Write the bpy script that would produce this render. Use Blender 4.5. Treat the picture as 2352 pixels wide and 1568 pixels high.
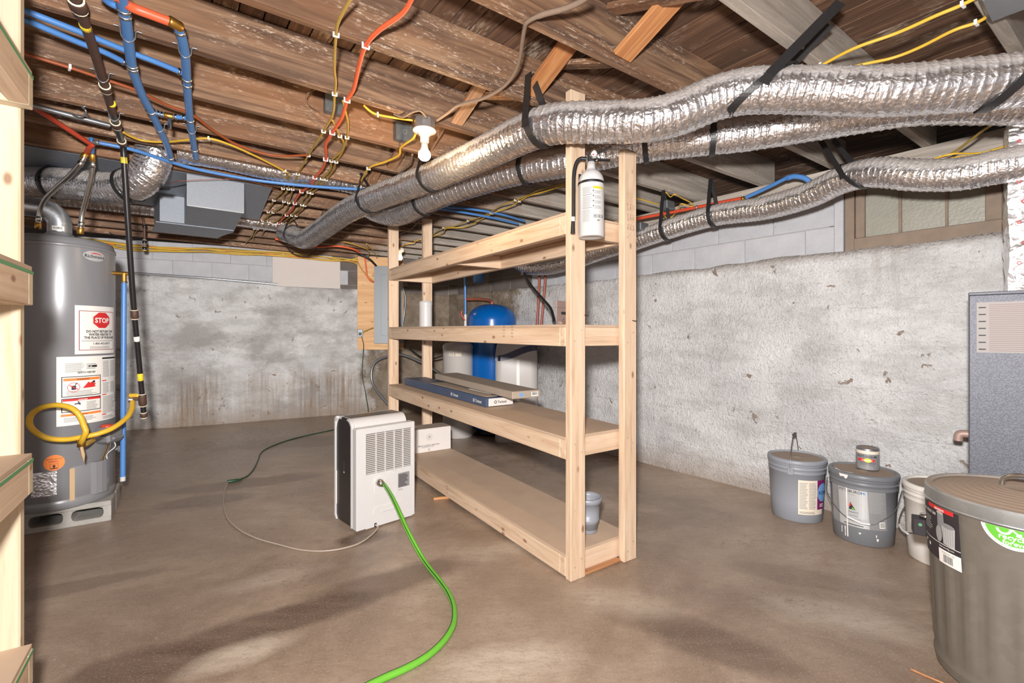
import bpy, math, random
from mathutils import Vector, Matrix, noise
random.seed(7)
for o in list(bpy.data.objects): bpy.data.objects.remove(o)
sc = bpy.context.scene
COL = sc.collection
PI = math.pi
# ------------------------------------------------------------------ camera, light, exposure
CZ, FP, HV = 1.12, 1070.0, 768.0
cam_d = bpy.data.cameras.new('camera'); cam = bpy.data.objects.new('camera', cam_d); COL.objects.link(cam)
cam.location = (0, 0, CZ); cam.rotation_euler = (PI/2, 0, 0)
cam_d.sensor_width = 36; cam_d.sensor_fit = 'HORIZONTAL'
cam_d.lens = FP/2352*36; cam_d.shift_y = -(784-HV)/2352
cam_d.clip_start = .02
sc.camera = cam
sc.view_settings.view_transform = 'Standard'; sc.view_settings.look = 'None'
sc.view_settings.gamma = 1; sc.view_settings.use_curve_mapping = False
sc.view_settings.exposure = -0.08
w = bpy.data.worlds.new('world'); sc.world = w; w.use_nodes = True
w.node_tree.nodes['Background'].inputs[0].default_value = (1.0, .97, .94, 1)
w.node_tree.nodes['Background'].inputs[1].default_value = .12
def lamp(name, loc, energy, color, size, typ='POINT', falloff=None, rot=(0, 0, 0)):
    d = bpy.data.lights.new(name, typ); d.energy = energy; d.color = color
    if typ == 'AREA': d.shape = 'RECTANGLE'; d.size, d.size_y = size
    else: d.shadow_soft_size = size
    if falloff:
        d.use_nodes = True; nt = d.node_tree
        em = nt.nodes['Emission']; fo = nt.nodes.new('ShaderNodeLightFalloff')
        fo.inputs['Strength'].default_value = 1.0
        nt.links.new(fo.outputs[falloff], em.inputs['Strength'])
    o = bpy.data.objects.new(name, d); COL.objects.link(o); o.location = loc; o.rotation_euler = rot
    return o
lamp('camera_flash', (-.06, -.08, 1.33), 96, (1, .975, .955), .05, falloff='Linear')
lamp('camera_flash_fill', (-.06, -.08, 1.34), 29, (1, .975, .955), .05, falloff='Constant')  # extra lamp without falloff, added to even out near and far
lamp('bulb_light', (-.44, 2.33, 1.95), 13, (1, .72, .42), .03)
lamp('far_bulb_light', (-1.33, 5.4, 1.93), 3, (1, .7, .4), .03)

# ------------------------------------------------------------------ geometry of the place
def P(u, v, Y): return Vector(((u-1176)/FP*Y, Y, CZ-(v-HV)/FP*Y))
def C(u, v, z):
    Y = (z-CZ)*FP/(HV-v); return Vector(((u-1176)/FP*Y, Y, z))
D1 = Vector((-.562, .827, 0)); D2 = Vector((.827, .562, 0)); UP = Vector((0, 0, 1))
JE = Vector((.802, .598, 0)); JN = Vector((-.598, .802, 0))      # along / across the joists
ANG_J = math.atan2(.598, .802)
ANG_D2 = math.atan2(.562, .827)
JZ = 2.20
WBP = [(-6.8, 4.46), (-4.5, 5.45), (-3.66, 5.81), (-2.51, 6.47), (-1.7, 6.70), (-.9, 6.652)]
WRP = [(-.9, 6.652), (6.04, -2.1)]
def hit(path, u):
    r = (u-1176)/FP
    for (x0, y0), (x1, y1) in zip(path, path[1:]):
        den = (x1-x0)-r*(y1-y0)
        t = (r*y0-x0)/den if abs(den) > 1e-9 else -1
        if -1e-4 <= t <= 1.0001: return Vector((x0+t*(x1-x0), y0+t*(y1-y0), 0))
    return None
def onwall(path, u, v, off=0.0):
    p = hit(path, u); k = 1-off/p.length
    p = p*k; return Vector((p.x, p.y, CZ-(v-HV)/FP*p.y))

# ------------------------------------------------------------------ helpers
WM = {}
def place(o, parent=None, M=None):
    M = M or Matrix()
    COL.objects.link(o)
    if parent is not None:
        o.parent = parent; o.matrix_basis = WM[parent.name].inverted() @ M
    else: o.matrix_basis = M
    WM[o.name] = M
    return o
def root(name, label, cat, loc=(0, 0, 0), rotz=0, group=None, kind=None):
    o = bpy.data.objects.new(name, None); o.empty_display_size = .05
    M = Matrix.Translation(loc) @ Matrix.Rotation(rotz, 4, 'Z')
    place(o, None, M)
    if label: o['label'] = label
    if cat: o['category'] = cat
    if group: o['group'] = group
    if kind: o['kind'] = kind
    return o
def tag(o, label=None, cat=None, group=None, kind=None):
    if label: o['label'] = label
    if cat: o['category'] = cat
    if group: o['group'] = group
    if kind: o['kind'] = kind
    return o
class MB:
    def __init__(s): s.v = []; s.f = []; s.m = []; s.sm = []
    def add(s, vs, fs, mi=0, smooth=False):
        b = len(s.v); s.v += [tuple(v) for v in vs]
        for f in fs: s.f.append([b+i for i in f]); s.m.append(mi); s.sm.append(smooth)
        return s
    def box(s, a, b, mi=0, M=None, bev=0.0):
        x0, y0, z0 = a; x1, y1, z1 = b
        if bev <= 0:
            vs = [(x0,y0,z0),(x1,y0,z0),(x1,y1,z0),(x0,y1,z0),(x0,y0,z1),(x1,y0,z1),(x1,y1,z1),(x0,y1,z1)]
            fs = [(0,3,2,1),(4,5,6,7),(0,1,5,4),(1,2,6,5),(2,3,7,6),(3,0,4,7)]
        else:
            vs = []; k = min(bev, (x1-x0)/2.01, (y1-y0)/2.01, (z1-z0)/2.01)
            X = (x0, x1); Y = (y0, y1); Z = (z0, z1); idx = {}
            for i in (0, 1):
                for j in (0, 1):
                    for l in (0, 1):
                        sx = k if i == 0 else -k; sy = k if j == 0 else -k; sz = k if l == 0 else -k
                        idx[(i,j,l,'x')] = len(vs); vs.append((X[i], Y[j]+sy, Z[l]+sz))
                        idx[(i,j,l,'y')] = len(vs); vs.append((X[i]+sx, Y[j], Z[l]+sz))
                        idx[(i,j,l,'z')] = len(vs); vs.append((X[i]+sx, Y[j]+sy, Z[l]))
            g = lambda i,j,l,a: idx[(i,j,l,a)]
            fs = []
            for i in (0, 1):
                q = [g(i,0,0,'x'), g(i,1,0,'x'), g(i,1,1,'x'), g(i,0,1,'x')]; fs.append(q if i else q[::-1])
                q = [g(0,i,0,'y'), g(1,i,0,'y'), g(1,i,1,'y'), g(0,i,1,'y')]; fs.append(q[::-1] if i else q)
                q = [g(0,0,i,'z'), g(1,0,i,'z'), g(1,1,i,'z'), g(0,1,i,'z')]; fs.append(q if i else q[::-1])
            for i in (0, 1):
                for j in (0, 1):
                    fl = (i+j) % 2 == 0
                    q = [g(i,j,0,'x'), g(i,j,0,'y'), g(i,j,1,'y'), g(i,j,1,'x')]; fs.append(q if fl else q[::-1])
                    q = [g(i,0,j,'x'), g(i,0,j,'z'), g(i,1,j,'z'), g(i,1,j,'x')]; fs.append(q[::-1] if fl else q)
                    q = [g(0,i,j,'y'), g(0,i,j,'z'), g(1,i,j,'z'), g(1,i,j,'y')]; fs.append(q if fl else q[::-1])
                    for l in (0, 1):
                        q = [g(i,j,l,'x'), g(i,j,l,'y'), g(i,j,l,'z')]; fs.append(q if (i+j+l) % 2 else q[::-1])
        if M is not None: vs = [M @ Vector(v) for v in vs]
        return s.add(vs, fs, mi)
    def lathe(s, prof, n=32, mi=0, M=None, smooth=True, a0=0, a1=2*PI, rx=1):
        full = abs(a1-a0-2*PI) < 1e-6; k = n if full else n+1
        vs = []
        for r, z in prof:
            for i in range(k):
                a = a0+(a1-a0)*i/n; vs.append((r*math.cos(a)*rx, r*math.sin(a), z))
        fs = []
        for j in range(len(prof)-1):
            for i in range(n):
                i2 = (i+1) % k
                fs.append((j*k+i, j*k+i2, (j+1)*k+i2, (j+1)*k+i))
        if M is not None: vs = [M @ Vector(v) for v in vs]
        return s.add(vs, fs, mi, smooth)
    def tube(s, pts, r, n=8, mi=0, cap=True, smooth=True):
        pts = [Vector(p) for p in pts]
        rs = r if isinstance(r, (list, tuple)) else [r]*len(pts)
        t0 = (pts[1]-pts[0]).normalized()
        nn = t0.orthogonal().normalized(); vs = []
        for i, p in enumerate(pts):
            t = ((pts[min(i+1, len(pts)-1)])-pts[max(i-1, 0)])
            t = t.normalized() if t.length > 1e-9 else t0
            nn = (nn-t*nn.dot(t)).normalized(); bb = t.cross(nn)
            for j in range(n):
                a = 2*PI*j/n; vs.append(p+(nn*math.cos(a)+bb*math.sin(a))*rs[i])
        fs = [(i*n+j, i*n+(j+1) % n, (i+1)*n+(j+1) % n, (i+1)*n+j) for i in range(len(pts)-1) for j in range(n)]
        s.add(vs, fs, mi, smooth)
        if cap:
            s.add(vs[:n], [tuple(range(n))[::-1]], mi); s.add(vs[-n:], [tuple(range(n))], mi)
        return s
    def prism(s, poly, z0, z1, mi=0, M=None):
        n = len(poly); vs = [(x, y, z0) for x, y in poly]+[(x, y, z1) for x, y in poly]
        fs = [tuple(range(n))[::-1], tuple(range(n, 2*n))]+[(i, (i+1) % n, n+(i+1) % n, n+i) for i in range(n)]
        if M is not None: vs = [M @ Vector(v) for v in vs]
        return s.add(vs, fs, mi)
    def mesh(s, name, mats):
        me = bpy.data.meshes.new(name); me.from_pydata(s.v, [], s.f)
        for m in (mats if isinstance(mats, (list, tuple)) else [mats]): me.materials.append(m)
        me.polygons.foreach_set('material_index', s.m); me.polygons.foreach_set('use_smooth', s.sm)
        me.update(); return me
    def build(s, name, mats, parent=None, M=None, local=False):
        o = bpy.data.objects.new(name, s.mesh(name, mats))
        if local and parent is not None: M = WM[parent.name] @ (M or Matrix())
        return place(o, parent, M)
def smooth_pts(pts, k=6):
    pts = [Vector(p) for p in pts]; out = []
    n = len(pts)
    for i in range(n-1):
        p0 = pts[i-1] if i else pts[0]*2-pts[1]
        p1, p2 = pts[i], pts[i+1]
        p3 = pts[i+2] if i+2 < n else pts[-1]*2-pts[-2]
        for j in range(k):
            t = j/k
            out.append(.5*((2*p1)+(p2-p0)*t+(2*p0-5*p1+4*p2-p3)*t*t+(-p0+3*p1-3*p2+p3)*t**3))
    out.append(pts[-1]); return out
def resample(pts, step):
    pts = [Vector(p) for p in pts]; out = [pts[0]]; acc = 0
    L = [0]
    for a, b in zip(pts, pts[1:]): L.append(L[-1]+(b-a).length)
    n = max(2, int(L[-1]/step)); j = 0
    for i in range(1, n+1):
        d = L[-1]*i/n
        while j < len(L)-2 and L[j+1] < d: j += 1
        seg = L[j+1]-L[j]; t = (d-L[j])/seg if seg > 0 else 0
        out.append(pts[j].lerp(pts[j+1], t))
    return out
def frameM(p0, xdir, zdir):
    x = Vector(xdir).normalized(); z = Vector(zdir); z = (z-x*z.dot(x)).normalized(); y = z.cross(x)
    return Matrix(((x.x, y.x, z.x, p0[0]), (x.y, y.y, z.y, p0[1]), (x.z, y.z, z.z, p0[2]), (0, 0, 0, 1)))
def board(name, parent, p0, p1, zdir, wy, wz, m, bev=.002):
    """a board whose local x runs from p0 to p1; p0 is the centre of its end"""
    p0 = Vector(p0); p1 = Vector(p1); L = (p1-p0).length
    b = MB().box((0, -wy/2, -wz/2), (L, wy/2, wz/2), bev=bev)
    return b.build(name, m, parent, frameM(p0, p1-p0, zdir))
# flat print --------------------------------------------------------------
_tc = {}
def text2d(txt, size, bold=0.0, align='CENTER', wscale=1.0):
    key = (txt, bold)
    if key not in _tc:
        cu = bpy.data.curves.new('t', 'FONT'); cu.body = txt; cu.size = 1; cu.offset = bold
        cu.align_x = 'LEFT'; cu.resolution_u = 2
        ob = bpy.data.objects.new('t', cu)
        me = bpy.data.meshes.new_from_object(ob)
        _tc[key] = ([(v.co.x, v.co.y) for v in me.vertices], [tuple(p.vertices) for p in me.polygons])
        bpy.data.objects.remove(ob); bpy.data.meshes.remove(me); bpy.data.curves.remove(cu)
    vs, fs = _tc[key]
    if not vs: return [], []
    x0 = min(v[0] for v in vs); x1 = max(v[0] for v in vs)
    dx = {'CENTER': -(x0+x1)/2, 'LEFT': -x0, 'RIGHT': -x1}[align]
    return [((x+dx)*size*wscale, y*size) for x, y in vs], fs
class Decal:
    """flat print laid on a real surface; fn(x, y, off) gives the 3-D point"""
    def __init__(s, fn, eps=.0006): s.fn = fn; s.mb = MB(); s.lv = 0; s.eps = eps; s.mats = []
    def mi(s, m):
        if m not in s.mats: s.mats.append(m)
        return s.mats.index(m)
    def rect(s, x0, y0, x1, y1, m, lv=0, n=None):
        n = n or max(1, int(math.ceil(abs(x1-x0)/.011))); vs = []
        for j in (0, 1):
            for i in range(n+1): vs.append(s.fn(x0+(x1-x0)*i/n, (y0, y1)[j], s.eps*(1+lv)))
        s.mb.add(vs, [(i, i+1, n+2+i, n+1+i) for i in range(n)], s.mi(m)); return s
    def frame(s, x0, y0, x1, y1, t, m, lv=1):
        s.rect(x0, y0, x1, y0+t, m, lv); s.rect(x0, y1-t, x1, y1, m, lv)
        s.rect(x0, y0, x0+t, y1, m, lv); s.rect(x1-t, y0, x1, y1, m, lv); return s
    def poly(s, pts, m, lv=0):
        cx = sum(p[0] for p in pts)/len(pts); cy = sum(p[1] for p in pts)/len(pts); n = len(pts)
        rad = max(math.hypot(p[0]-cx, p[1]-cy) for p in pts); k = max(1, int(math.ceil(rad/.010)))
        q = []
        for i in range(n):
            (xa, ya), (xb, yb_) = pts[i], pts[(i+1) % n]; e = max(1, int(math.ceil(math.hypot(xb-xa, yb_-ya)/.012)))
            q += [(xa+(xb-xa)*j/e, ya+(yb_-ya)*j/e) for j in range(e)]
        N = len(q); vs = [s.fn(cx, cy, s.eps*(1+lv))]
        for r_ in range(1, k+1): vs += [s.fn(cx+(x-cx)*r_/k, cy+(y-cy)*r_/k, s.eps*(1+lv)) for x, y in q]
        fs = [(0, 1+i, 1+(i+1) % N) for i in range(N)]
        for r_ in range(k-1): fs += [(1+r_*N+i, 1+(r_+1)*N+i, 1+(r_+1)*N+(i+1) % N, 1+r_*N+(i+1) % N) for i in range(N)]
        s.mb.add(vs, fs, s.mi(m)); return s
    def disc(s, cx, cy, r, m, lv=0, n=24, ry=None, r0=None):
        ry = ry or r
        if r0 is None: return s.poly([(cx+r*math.cos(2*PI*i/n), cy+ry*math.sin(2*PI*i/n)) for i in range(n)], m, lv)
        vs = [s.fn(cx+q*math.cos(2*PI*i/n), cy+q*math.sin(2*PI*i/n), s.eps*(1+lv)) for q in (r0, r) for i in range(n)]
        s.mb.add(vs, [(i, (i+1) % n, n+(i+1) % n, n+i) for i in range(n)], s.mi(m)); return s
    def text(s, txt, x, y, size, m, lv=2, bold=.0, align='CENTER', wscale=1.0, rot=0):
        vs, fs = text2d(txt, size, bold, align, wscale)
        c, q = math.cos(rot), math.sin(rot)
        s.mb.add([s.fn(x+a*c-b*q, y+a*q+b*c, s.eps*(1+lv)) for a, b in vs], fs, s.mi(m)); return s
    def lines(s, x0, y0, x1, y1, n, m, lv=1, fill=.45, jag=.25):
        h = (y1-y0)/n
        for i in range(n):
            e = x1-(x1-x0)*jag*random.random()
            s.rect(x0, y0+h*i, e, y0+h*(i+fill), m, lv, n=max(1, int(math.ceil(abs(e-x0)/.016))))
        return s
    def barcode(s, x0, y0, x1, y1, m, lv=1):
        x = x0
        while x < x1:
            wd = random.choice((.4, .7, 1.1))*(x1-x0)/40; s.rect(x, y0, x+wd, y1, m, lv, n=1); x += wd+random.choice((.5, .8))*(x1-x0)/40
        return s
    def build(s, name, parent, local=True): return s.mb.build(name, s.mats, parent, local=local)
def cylfn(R, a0, z0):
    Rf = R if callable(R) else (lambda z: R)
    def fn(x, y, off):
        r = Rf(z0+y)+off; a = a0+x/Rf(z0+y); return Vector((r*math.cos(a), r*math.sin(a), z0+y))
    return fn
def planefn(o, xd, yd, nd):
    o, xd, yd, nd = map(Vector, (o, xd, yd, nd))
    return lambda x, y, off: o+xd*x+yd*y+nd*off
def arc(c, r, a0, a1, n): return [(c[0]+r*math.cos(a0+(a1-a0)*i/n), c[1]+r*math.sin(a0+(a1-a0)*i/n)) for i in range(n+1)]

# ------------------------------------------------------------------ materials
def srgb(r, g, b): return tuple((c/255/12.92 if c/255 <= .04045 else ((c/255+.055)/1.055)**2.4) for c in (r, g, b))+(1,)
class NT:
    def __init__(s, name):
        s.m = bpy.data.materials.new(name); s.m.use_nodes = True; s.t = s.m.node_tree
        s.b = s.t.nodes['Principled BSDF']; s.co = s.t.nodes.new('ShaderNodeTexCoord').outputs['Object']
    def n(s, typ, **k):
        nd = s.t.nodes.new('ShaderNode'+typ)
        for a, v in k.items():
            if a.startswith('_'): setattr(nd, a[1:], v)
        return nd
    def L(s, a, b): s.t.links.new(a, b)
    def mapped(s, scale=(1, 1, 1), loc=(0, 0, 0), rot=(0, 0, 0), src=None):
        nd = s.n('Mapping'); nd.inputs['Scale'].default_value = scale; nd.inputs['Location'].default_value = loc
        nd.inputs['Rotation'].default_value = rot; s.L(src or s.co, nd.inputs['Vector']); return nd.outputs[0]
    def noise(s, scale=5, detail=4, rough=.6, vec=None, dist=0):
        nd = s.n('TexNoise'); nd.inputs['Scale'].default_value = scale; nd.inputs['Detail'].default_value = detail
        nd.inputs['Roughness'].default_value = rough; nd.inputs['Distortion'].default_value = dist
        s.L(vec or s.co, nd.inputs['Vector']); return nd.outputs['Fac']
    def voro(s, scale=5, vec=None, feat='F1', out='Distance', rand=1):
        nd = s.n('TexVoronoi'); nd.feature = feat; nd.inputs['Scale'].default_value = scale
        nd.inputs['Randomness'].default_value = rand
        s.L(vec or s.co, nd.inputs['Vector']); return nd.outputs[out]
    def ramp(s, fac, stops):
        nd = s.n('ValToRGB'); cr = nd.color_ramp
        while len(cr.elements) < len(stops): cr.elements.new(.5)
        for e, (p, c) in zip(cr.elements, stops):
            e.position = p; e.color = c if len(c) == 4 else tuple(c)+(1,)
        s.L(fac, nd.inputs[0]); return nd.outputs[0]
    def step(s, fac, a, b):
        nd = s.n('MapRange'); nd.inputs[1].default_value = a; nd.inputs[2].default_value = b
        s.L(fac, nd.inputs[0]); return nd.outputs[0]
    def mix(s, fac, a, b, mode='MIX'):
        nd = s.n('MixRGB'); nd.blend_type = mode
        for i, x in ((0, fac), (1, a), (2, b)):
            if isinstance(x, (int, float)): nd.inputs[i].default_value = x
            elif isinstance(x, tuple): nd.inputs[i].default_value = x
            else: s.L(x, nd.inputs[i])
        return nd.outputs[0]
    def math(s, op, a, b=0.0):
        nd = s.n('Math'); nd.operation = op
        for i, x in ((0, a), (1, b)):
            if isinstance(x, (int, float)): nd.inputs[i].default_value = x
            else: s.L(x, nd.inputs[i])
        return nd.outputs[0]
    def sep(s, src=None):
        nd = s.n('SeparateXYZ'); s.L(src or s.co, nd.inputs[0]); return nd.outputs
    def bump(s, h, strength=.3, dist=.01):
        nd = s.n('Bump'); nd.inputs['Strength'].default_value = strength; nd.inputs['Distance'].default_value = dist
        s.L(h, nd.inputs['Height']); s.L(nd.outputs[0], s.b.inputs['Normal']); return s
    def col(s, c): 
        if isinstance(c, tuple): s.b.inputs['Base Color'].default_value = c
        else: s.L(c, s.b.inputs['Base Color'])
        return s
    def set(s, rough=.5, metal=0.0, **k):
        for nme, v in (('Roughness', rough), ('Metallic', metal)):
            if isinstance(v, (int, float)): s.b.inputs[nme].default_value = v
            else: s.L(v, s.b.inputs[nme])
        for a, v in k.items(): s.b.inputs[a.replace('_', ' ')].default_value = v
        return s
def plain(name, c, rough=.5, metal=0, var=.12, scale=30, bump=0, bscale=200, **k):
    n = NT(name); c2 = tuple(x*(1-var) for x in c[:3])+(1,); c1 = tuple(min(1, x*(1+var*.5)) for x in c[:3])+(1,)
    n.col(n.mix(n.noise(scale, 3), c2, c1)).set(rough, metal, **k)
    if bump: n.bump(n.noise(bscale, 2), bump, .002)
    return n.m
def flat(name, c, rough=.6): n = NT(name); n.col(c).set(rough); return n.m
def dusty(n, base, amount=.75, dustc=None, lo=.35, hi=.75):
    """settled dust on the faces that look up (a layer that lies there whatever lights it)"""
    g = n.n('NewGeometry'); z = n.sep(g.outputs['Normal'])[2]
    f = n.math('MULTIPLY', n.step(n.math('ADD', z, n.math('MULTIPLY', n.math('SUBTRACT', n.noise(14, 4), .5), .5)), lo, hi), amount)
    return f, n.mix(f, base, dustc or srgb(150, 138, 126))

M = {}
# lumber
def lumber(name, c1, c2, c3, dark=.5):
    n = NT(name); oi = n.n('ObjectInfo')
    off = n.n('VectorMath'); off.operation = 'ADD'; n.L(n.co, off.inputs[0])
    sc_ = n.n('VectorMath'); sc_.operation = 'SCALE'; sc_.inputs[0].default_value = (13, 7, 5); n.L(oi.outputs['Random'], sc_.inputs['Scale'])
    n.L(sc_.outputs[0], off.inputs[1]); v = off.outputs[0]
    g = n.noise(1, 5, .6, n.mapped((1.6, 26, 26), src=v), 1.2)
    fine = n.noise(1, 3, .5, n.mapped((8, 160, 160), src=v))
    base = n.ramp(g, [(.25, c2), (.5, c1), (.75, c3)])
    base = n.mix(n.math('MULTIPLY', n.step(fine, .45, .75), .22), base, c2)
    k = n.voro(1, n.mapped((7, 14, 14), src=v)); kn = n.step(k, .16, .07)
    base = n.mix(n.math('MULTIPLY', kn, .75), base, srgb(120, 72, 38))
    fl = n.noise(5, 4, .7, v); base = n.mix(n.math('MULTIPLY', n.step(fl, .55, .8), .3), base, srgb(205, 160, 118))
    f, col = dusty(n, base, dark, srgb(165, 140, 118), .5, .9)
    n.col(col).set(.6); n.bump(fine, .15, .003); return n.m
M['pine'] = lumber('pine_lumber', srgb(212, 184, 156), srgb(180, 146, 116), srgb(222, 198, 174), .5)
M['pale_pine'] = lumber('pale_pine_lumber', srgb(206, 188, 160), srgb(186, 162, 130), srgb(214, 198, 174), .5)
M['brace'] = lumber('brace_wood', srgb(176, 118, 72), srgb(140, 88, 52), srgb(200, 148, 98), .2)
M['ply'] = plain('plywood', srgb(190, 164, 140), .7, var=.18, scale=6)
M['plyb'] = lumber('plywood_board', srgb(204, 158, 108), srgb(184, 134, 86), srgb(216, 176, 128), .1)
# old joists
def joistmat(name, grey):
    n = NT(name); oi = n.n('ObjectInfo')
    off = n.n('VectorMath'); off.operation = 'ADD'; n.L(n.co, off.inputs[0])
    sc_ = n.n('VectorMath'); sc_.operation = 'SCALE'; sc_.inputs[0].default_value = (17, 5, 3); n.L(oi.outputs['Random'], sc_.inputs['Scale'])
    n.L(sc_.outputs[0], off.inputs[1]); v = off.outputs[0]
    g = n.noise(1, 6, .62, n.mapped((1.4, 24, 24), src=v), .8)
    big = n.noise(1, 3, .5, n.mapped((.8, 5, 5), src=v))
    col = n.ramp(g, [(.30, srgb(64, 46, 36)), (.48, srgb(106, 80, 62)), (.68, srgb(152, 120, 92))])
    col = n.mix(n.math('MULTIPLY', n.step(big, .45, .72), .8), col, srgb(136, 94, 62))
    gr = n.ramp(g, [(.3, srgb(128, 119, 110)), (.6, srgb(166, 156, 145)), (.8, srgb(188, 179, 168))])
    if grey == 1: col = gr
    else:
        x = n.sep()[0]
        f = n.step(n.math('ADD', x, n.math('MULTIPLY', n.noise(1.5, 4), 1.2)), 7.9, 8.4)
        col = n.mix(f, col, gr)
    fl = n.noise(1, 5, .75, n.mapped((30, 120, 120), src=v)); msk = n.noise(1, 3, .6, n.mapped((2.2, 7, 7), src=v))
    white = n.math('MULTIPLY', n.step(fl, .55, .62), n.step(msk, .44, .58))
    col = n.mix(n.math('MULTIPLY', white, .72 if not grey else .35), col, srgb(206, 186, 166))
    n.col(col).set(.75); n.bump(g, .5, .006); return n.m
M['joist'] = joistmat('old_joist_wood', 0); M['joist_grey'] = joistmat('grey_joist_wood', 1)
def subfl():
    n = NT('subfloor_wood'); oi = n.n('ObjectInfo')
    off = n.n('VectorMath'); off.operation = 'ADD'; n.L(n.co, off.inputs[0])
    sc_ = n.n('VectorMath'); sc_.operation = 'SCALE'; sc_.inputs[0].default_value = (9, 5, 3); n.L(oi.outputs['Random'], sc_.inputs['Scale'])
    n.L(sc_.outputs[0], off.inputs[1]); v = off.outputs[0]
    g = n.noise(1, 5, .6, n.mapped((2, 40, 40), src=v), .6)
    col = n.ramp(g, [(.3, srgb(70, 48, 34)), (.55, srgb(104, 74, 54)), (.75, srgb(138, 106, 80))])
    col = n.mix(n.math('MULTIPLY', oi.outputs['Random'], .7), col, srgb(64, 46, 34))
    msk = n.noise(3, 4, .7, v); fl = n.noise(1, 4, .7, n.mapped((20, 90, 90), src=v))
    col = n.mix(n.math('MULTIPLY', n.math('MULTIPLY', n.step(msk, .52, .62), n.step(fl, .45, .6)), .55), col, srgb(190, 172, 152))
    n.col(col).set(.8); n.bump(g, .4, .004); return n.m
M['subfloor'] = subfl()
# foil
def foil(name, dust=.85, dark=0, scale=1.0):
    n = NT(name)
    a = n.voro(75*scale); b = n.noise(38*scale, 2, .5, dist=1.0); c = n.noise(16*scale, 2, .5)
    h = n.math('ADD', n.math('ADD', n.math('MULTIPLY', a, .30), n.math('MULTIPLY', b, .8)), n.math('MULTIPLY', c, .8))
    base = n.mix(n.step(b, .3, .7), srgb(206, 204, 206) if not dark else srgb(120, 118, 116), srgb(240, 238, 238))
    f, col = dusty(n, base, dust, srgb(164, 156, 150), .12, .42)
    n.col(col).set(n.math('ADD', n.math('MULTIPLY', f, .5), .27), n.math('SUBTRACT', .93, n.math('MULTIPLY', f, .93)))
    n.bump(h, .6, .010); return n.m
M['foil'] = foil('crinkled_foil'); M['foil_clean'] = foil('plenum_foil', .1, scale=.6)
M['foil_dull'] = foil('dull_foil', .7, 1)
def galv(name, c, dustf=.3, rough=.35, vs=90, metal=.85):
    n = NT(name); v = n.voro(vs, out='Color'); r = n.sep(v)[0]
    base = n.mix(n.math('MULTIPLY', r, .35), c, tuple(x*.72 for x in c[:3])+(1,))
    f, col = dusty(n, base, dustf, srgb(160, 140, 122), .55, .9)
    n.col(col).set(n.math('ADD', n.math('MULTIPLY', f, .5), rough), n.math('SUBTRACT', metal, n.math('MULTIPLY', f, metal)))
    n.bump(n.noise(12, 3), .12, .01); return n.m
M['galv'] = galv('galvanised_steel', srgb(196, 200, 204))
M['sheet'] = galv('duct_sheet_metal', srgb(136, 143, 154), .2, .5, 60, .3)
M['spangle'] = galv('speckled_duct_metal', srgb(142, 147, 155), .2, .55, 160, .2)
M['can'] = galv('dusty_can_steel', srgb(120, 113, 103), .8, .55, 40, .3)
M['lid'] = galv('lid_steel', srgb(178, 182, 182), .98, .38, 50, .7)
M['chrome'] = plain('bright_metal', srgb(200, 198, 192), .25, 1, .1)
M['steel'] = plain('grey_metal', srgb(140, 142, 146), .4, .7, .15)
M['boxmetal'] = plain('box_metal', srgb(120, 124, 128), .45, .6, .25, 60)
M['brass'] = plain('brass', srgb(196, 148, 70), .35, .9, .2)
M['blackpipe'] = plain('black_iron', srgb(46, 43, 44), .35, .4, .3, 40)
M['rust'] = plain('rusty_iron', srgb(92, 68, 58), .6, .3, .3, 40)
M['dope'] = plain('thread_sealant', srgb(222, 214, 190), .6, 0, .1)
M['yellowtag'] = plain('yellow_tag', srgb(232, 206, 52), .5, 0, .08)
M['pexblue'] = plain('blue_pex', srgb(78, 128, 190), .38, 0, .1)
M['pexred'] = plain('red_pex', srgb(192, 70, 44), .38, 0, .12)
M['pexorange'] = plain('orange_pex', srgb(216, 96, 62), .4, 0, .1)
M['yellow'] = plain('yellow_cable', srgb(214, 172, 58), .45, 0, .14, 20)
M['oldyellow'] = plain('dusty_yellow_cable', srgb(176, 144, 66), .6, 0, .22, 20)
M['orange'] = plain('orange_cable', srgb(224, 98, 58), .5, 0, .12)
M['brown'] = plain('brown_cable', srgb(150, 76, 40), .55, 0, .15)
M['cloth'] = plain('old_fabric_cable', srgb(128, 108, 92), .9, 0, .2, 60, .3)
M['black'] = plain('black_rubber', srgb(28, 28, 30), .45, 0, .2)
M['strap'] = plain('black_strap', srgb(38, 37, 38), .4, 0, .25, 90, .4)
M['white'] = plain('white_plastic', srgb(200, 198, 197), .35, 0, .04)
M['shade'] = plain('off_white_plastic', srgb(214, 208, 202), .4, 0, .05)
M['porc'] = plain('lampholder_white', srgb(240, 226, 212), .3, 0, .04)
M['green'] = plain('green_hose', srgb(104, 176, 54), .35, 0, .1)
M['dkgreen'] = plain('dark_green_cord', srgb(28, 62, 40), .45, 0, .1)
M['cord'] = plain('grey_cord', srgb(170, 156, 142), .5, 0, .08)
M['gashose'] = plain('yellow_gas_hose', srgb(226, 180, 52), .4, 0, .1)
M['heater'] = plain('grey_enamel', srgb(130, 130, 133), .30, .05, .03, 3)
M['heater_dk'] = plain('dark_grey_enamel', srgb(118, 118, 120), .35, .05, .06, 6)
M['paper'] = flat('label_white', srgb(232, 228, 222)); M['cream'] = flat('label_cream', srgb(222, 208, 190))
M['ink'] = flat('ink_black', srgb(34, 32, 34)); M['inkgrey'] = flat('ink_grey', srgb(150, 148, 146))
M['red'] = flat('print_red', srgb(208, 44, 44)); M['porange'] = flat('print_orange', srgb(238, 132, 58))
M['pyellow'] = flat('print_yellow', srgb(236, 212, 40)); M['purple'] = flat('print_purple', srgb(118, 26, 96))
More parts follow.
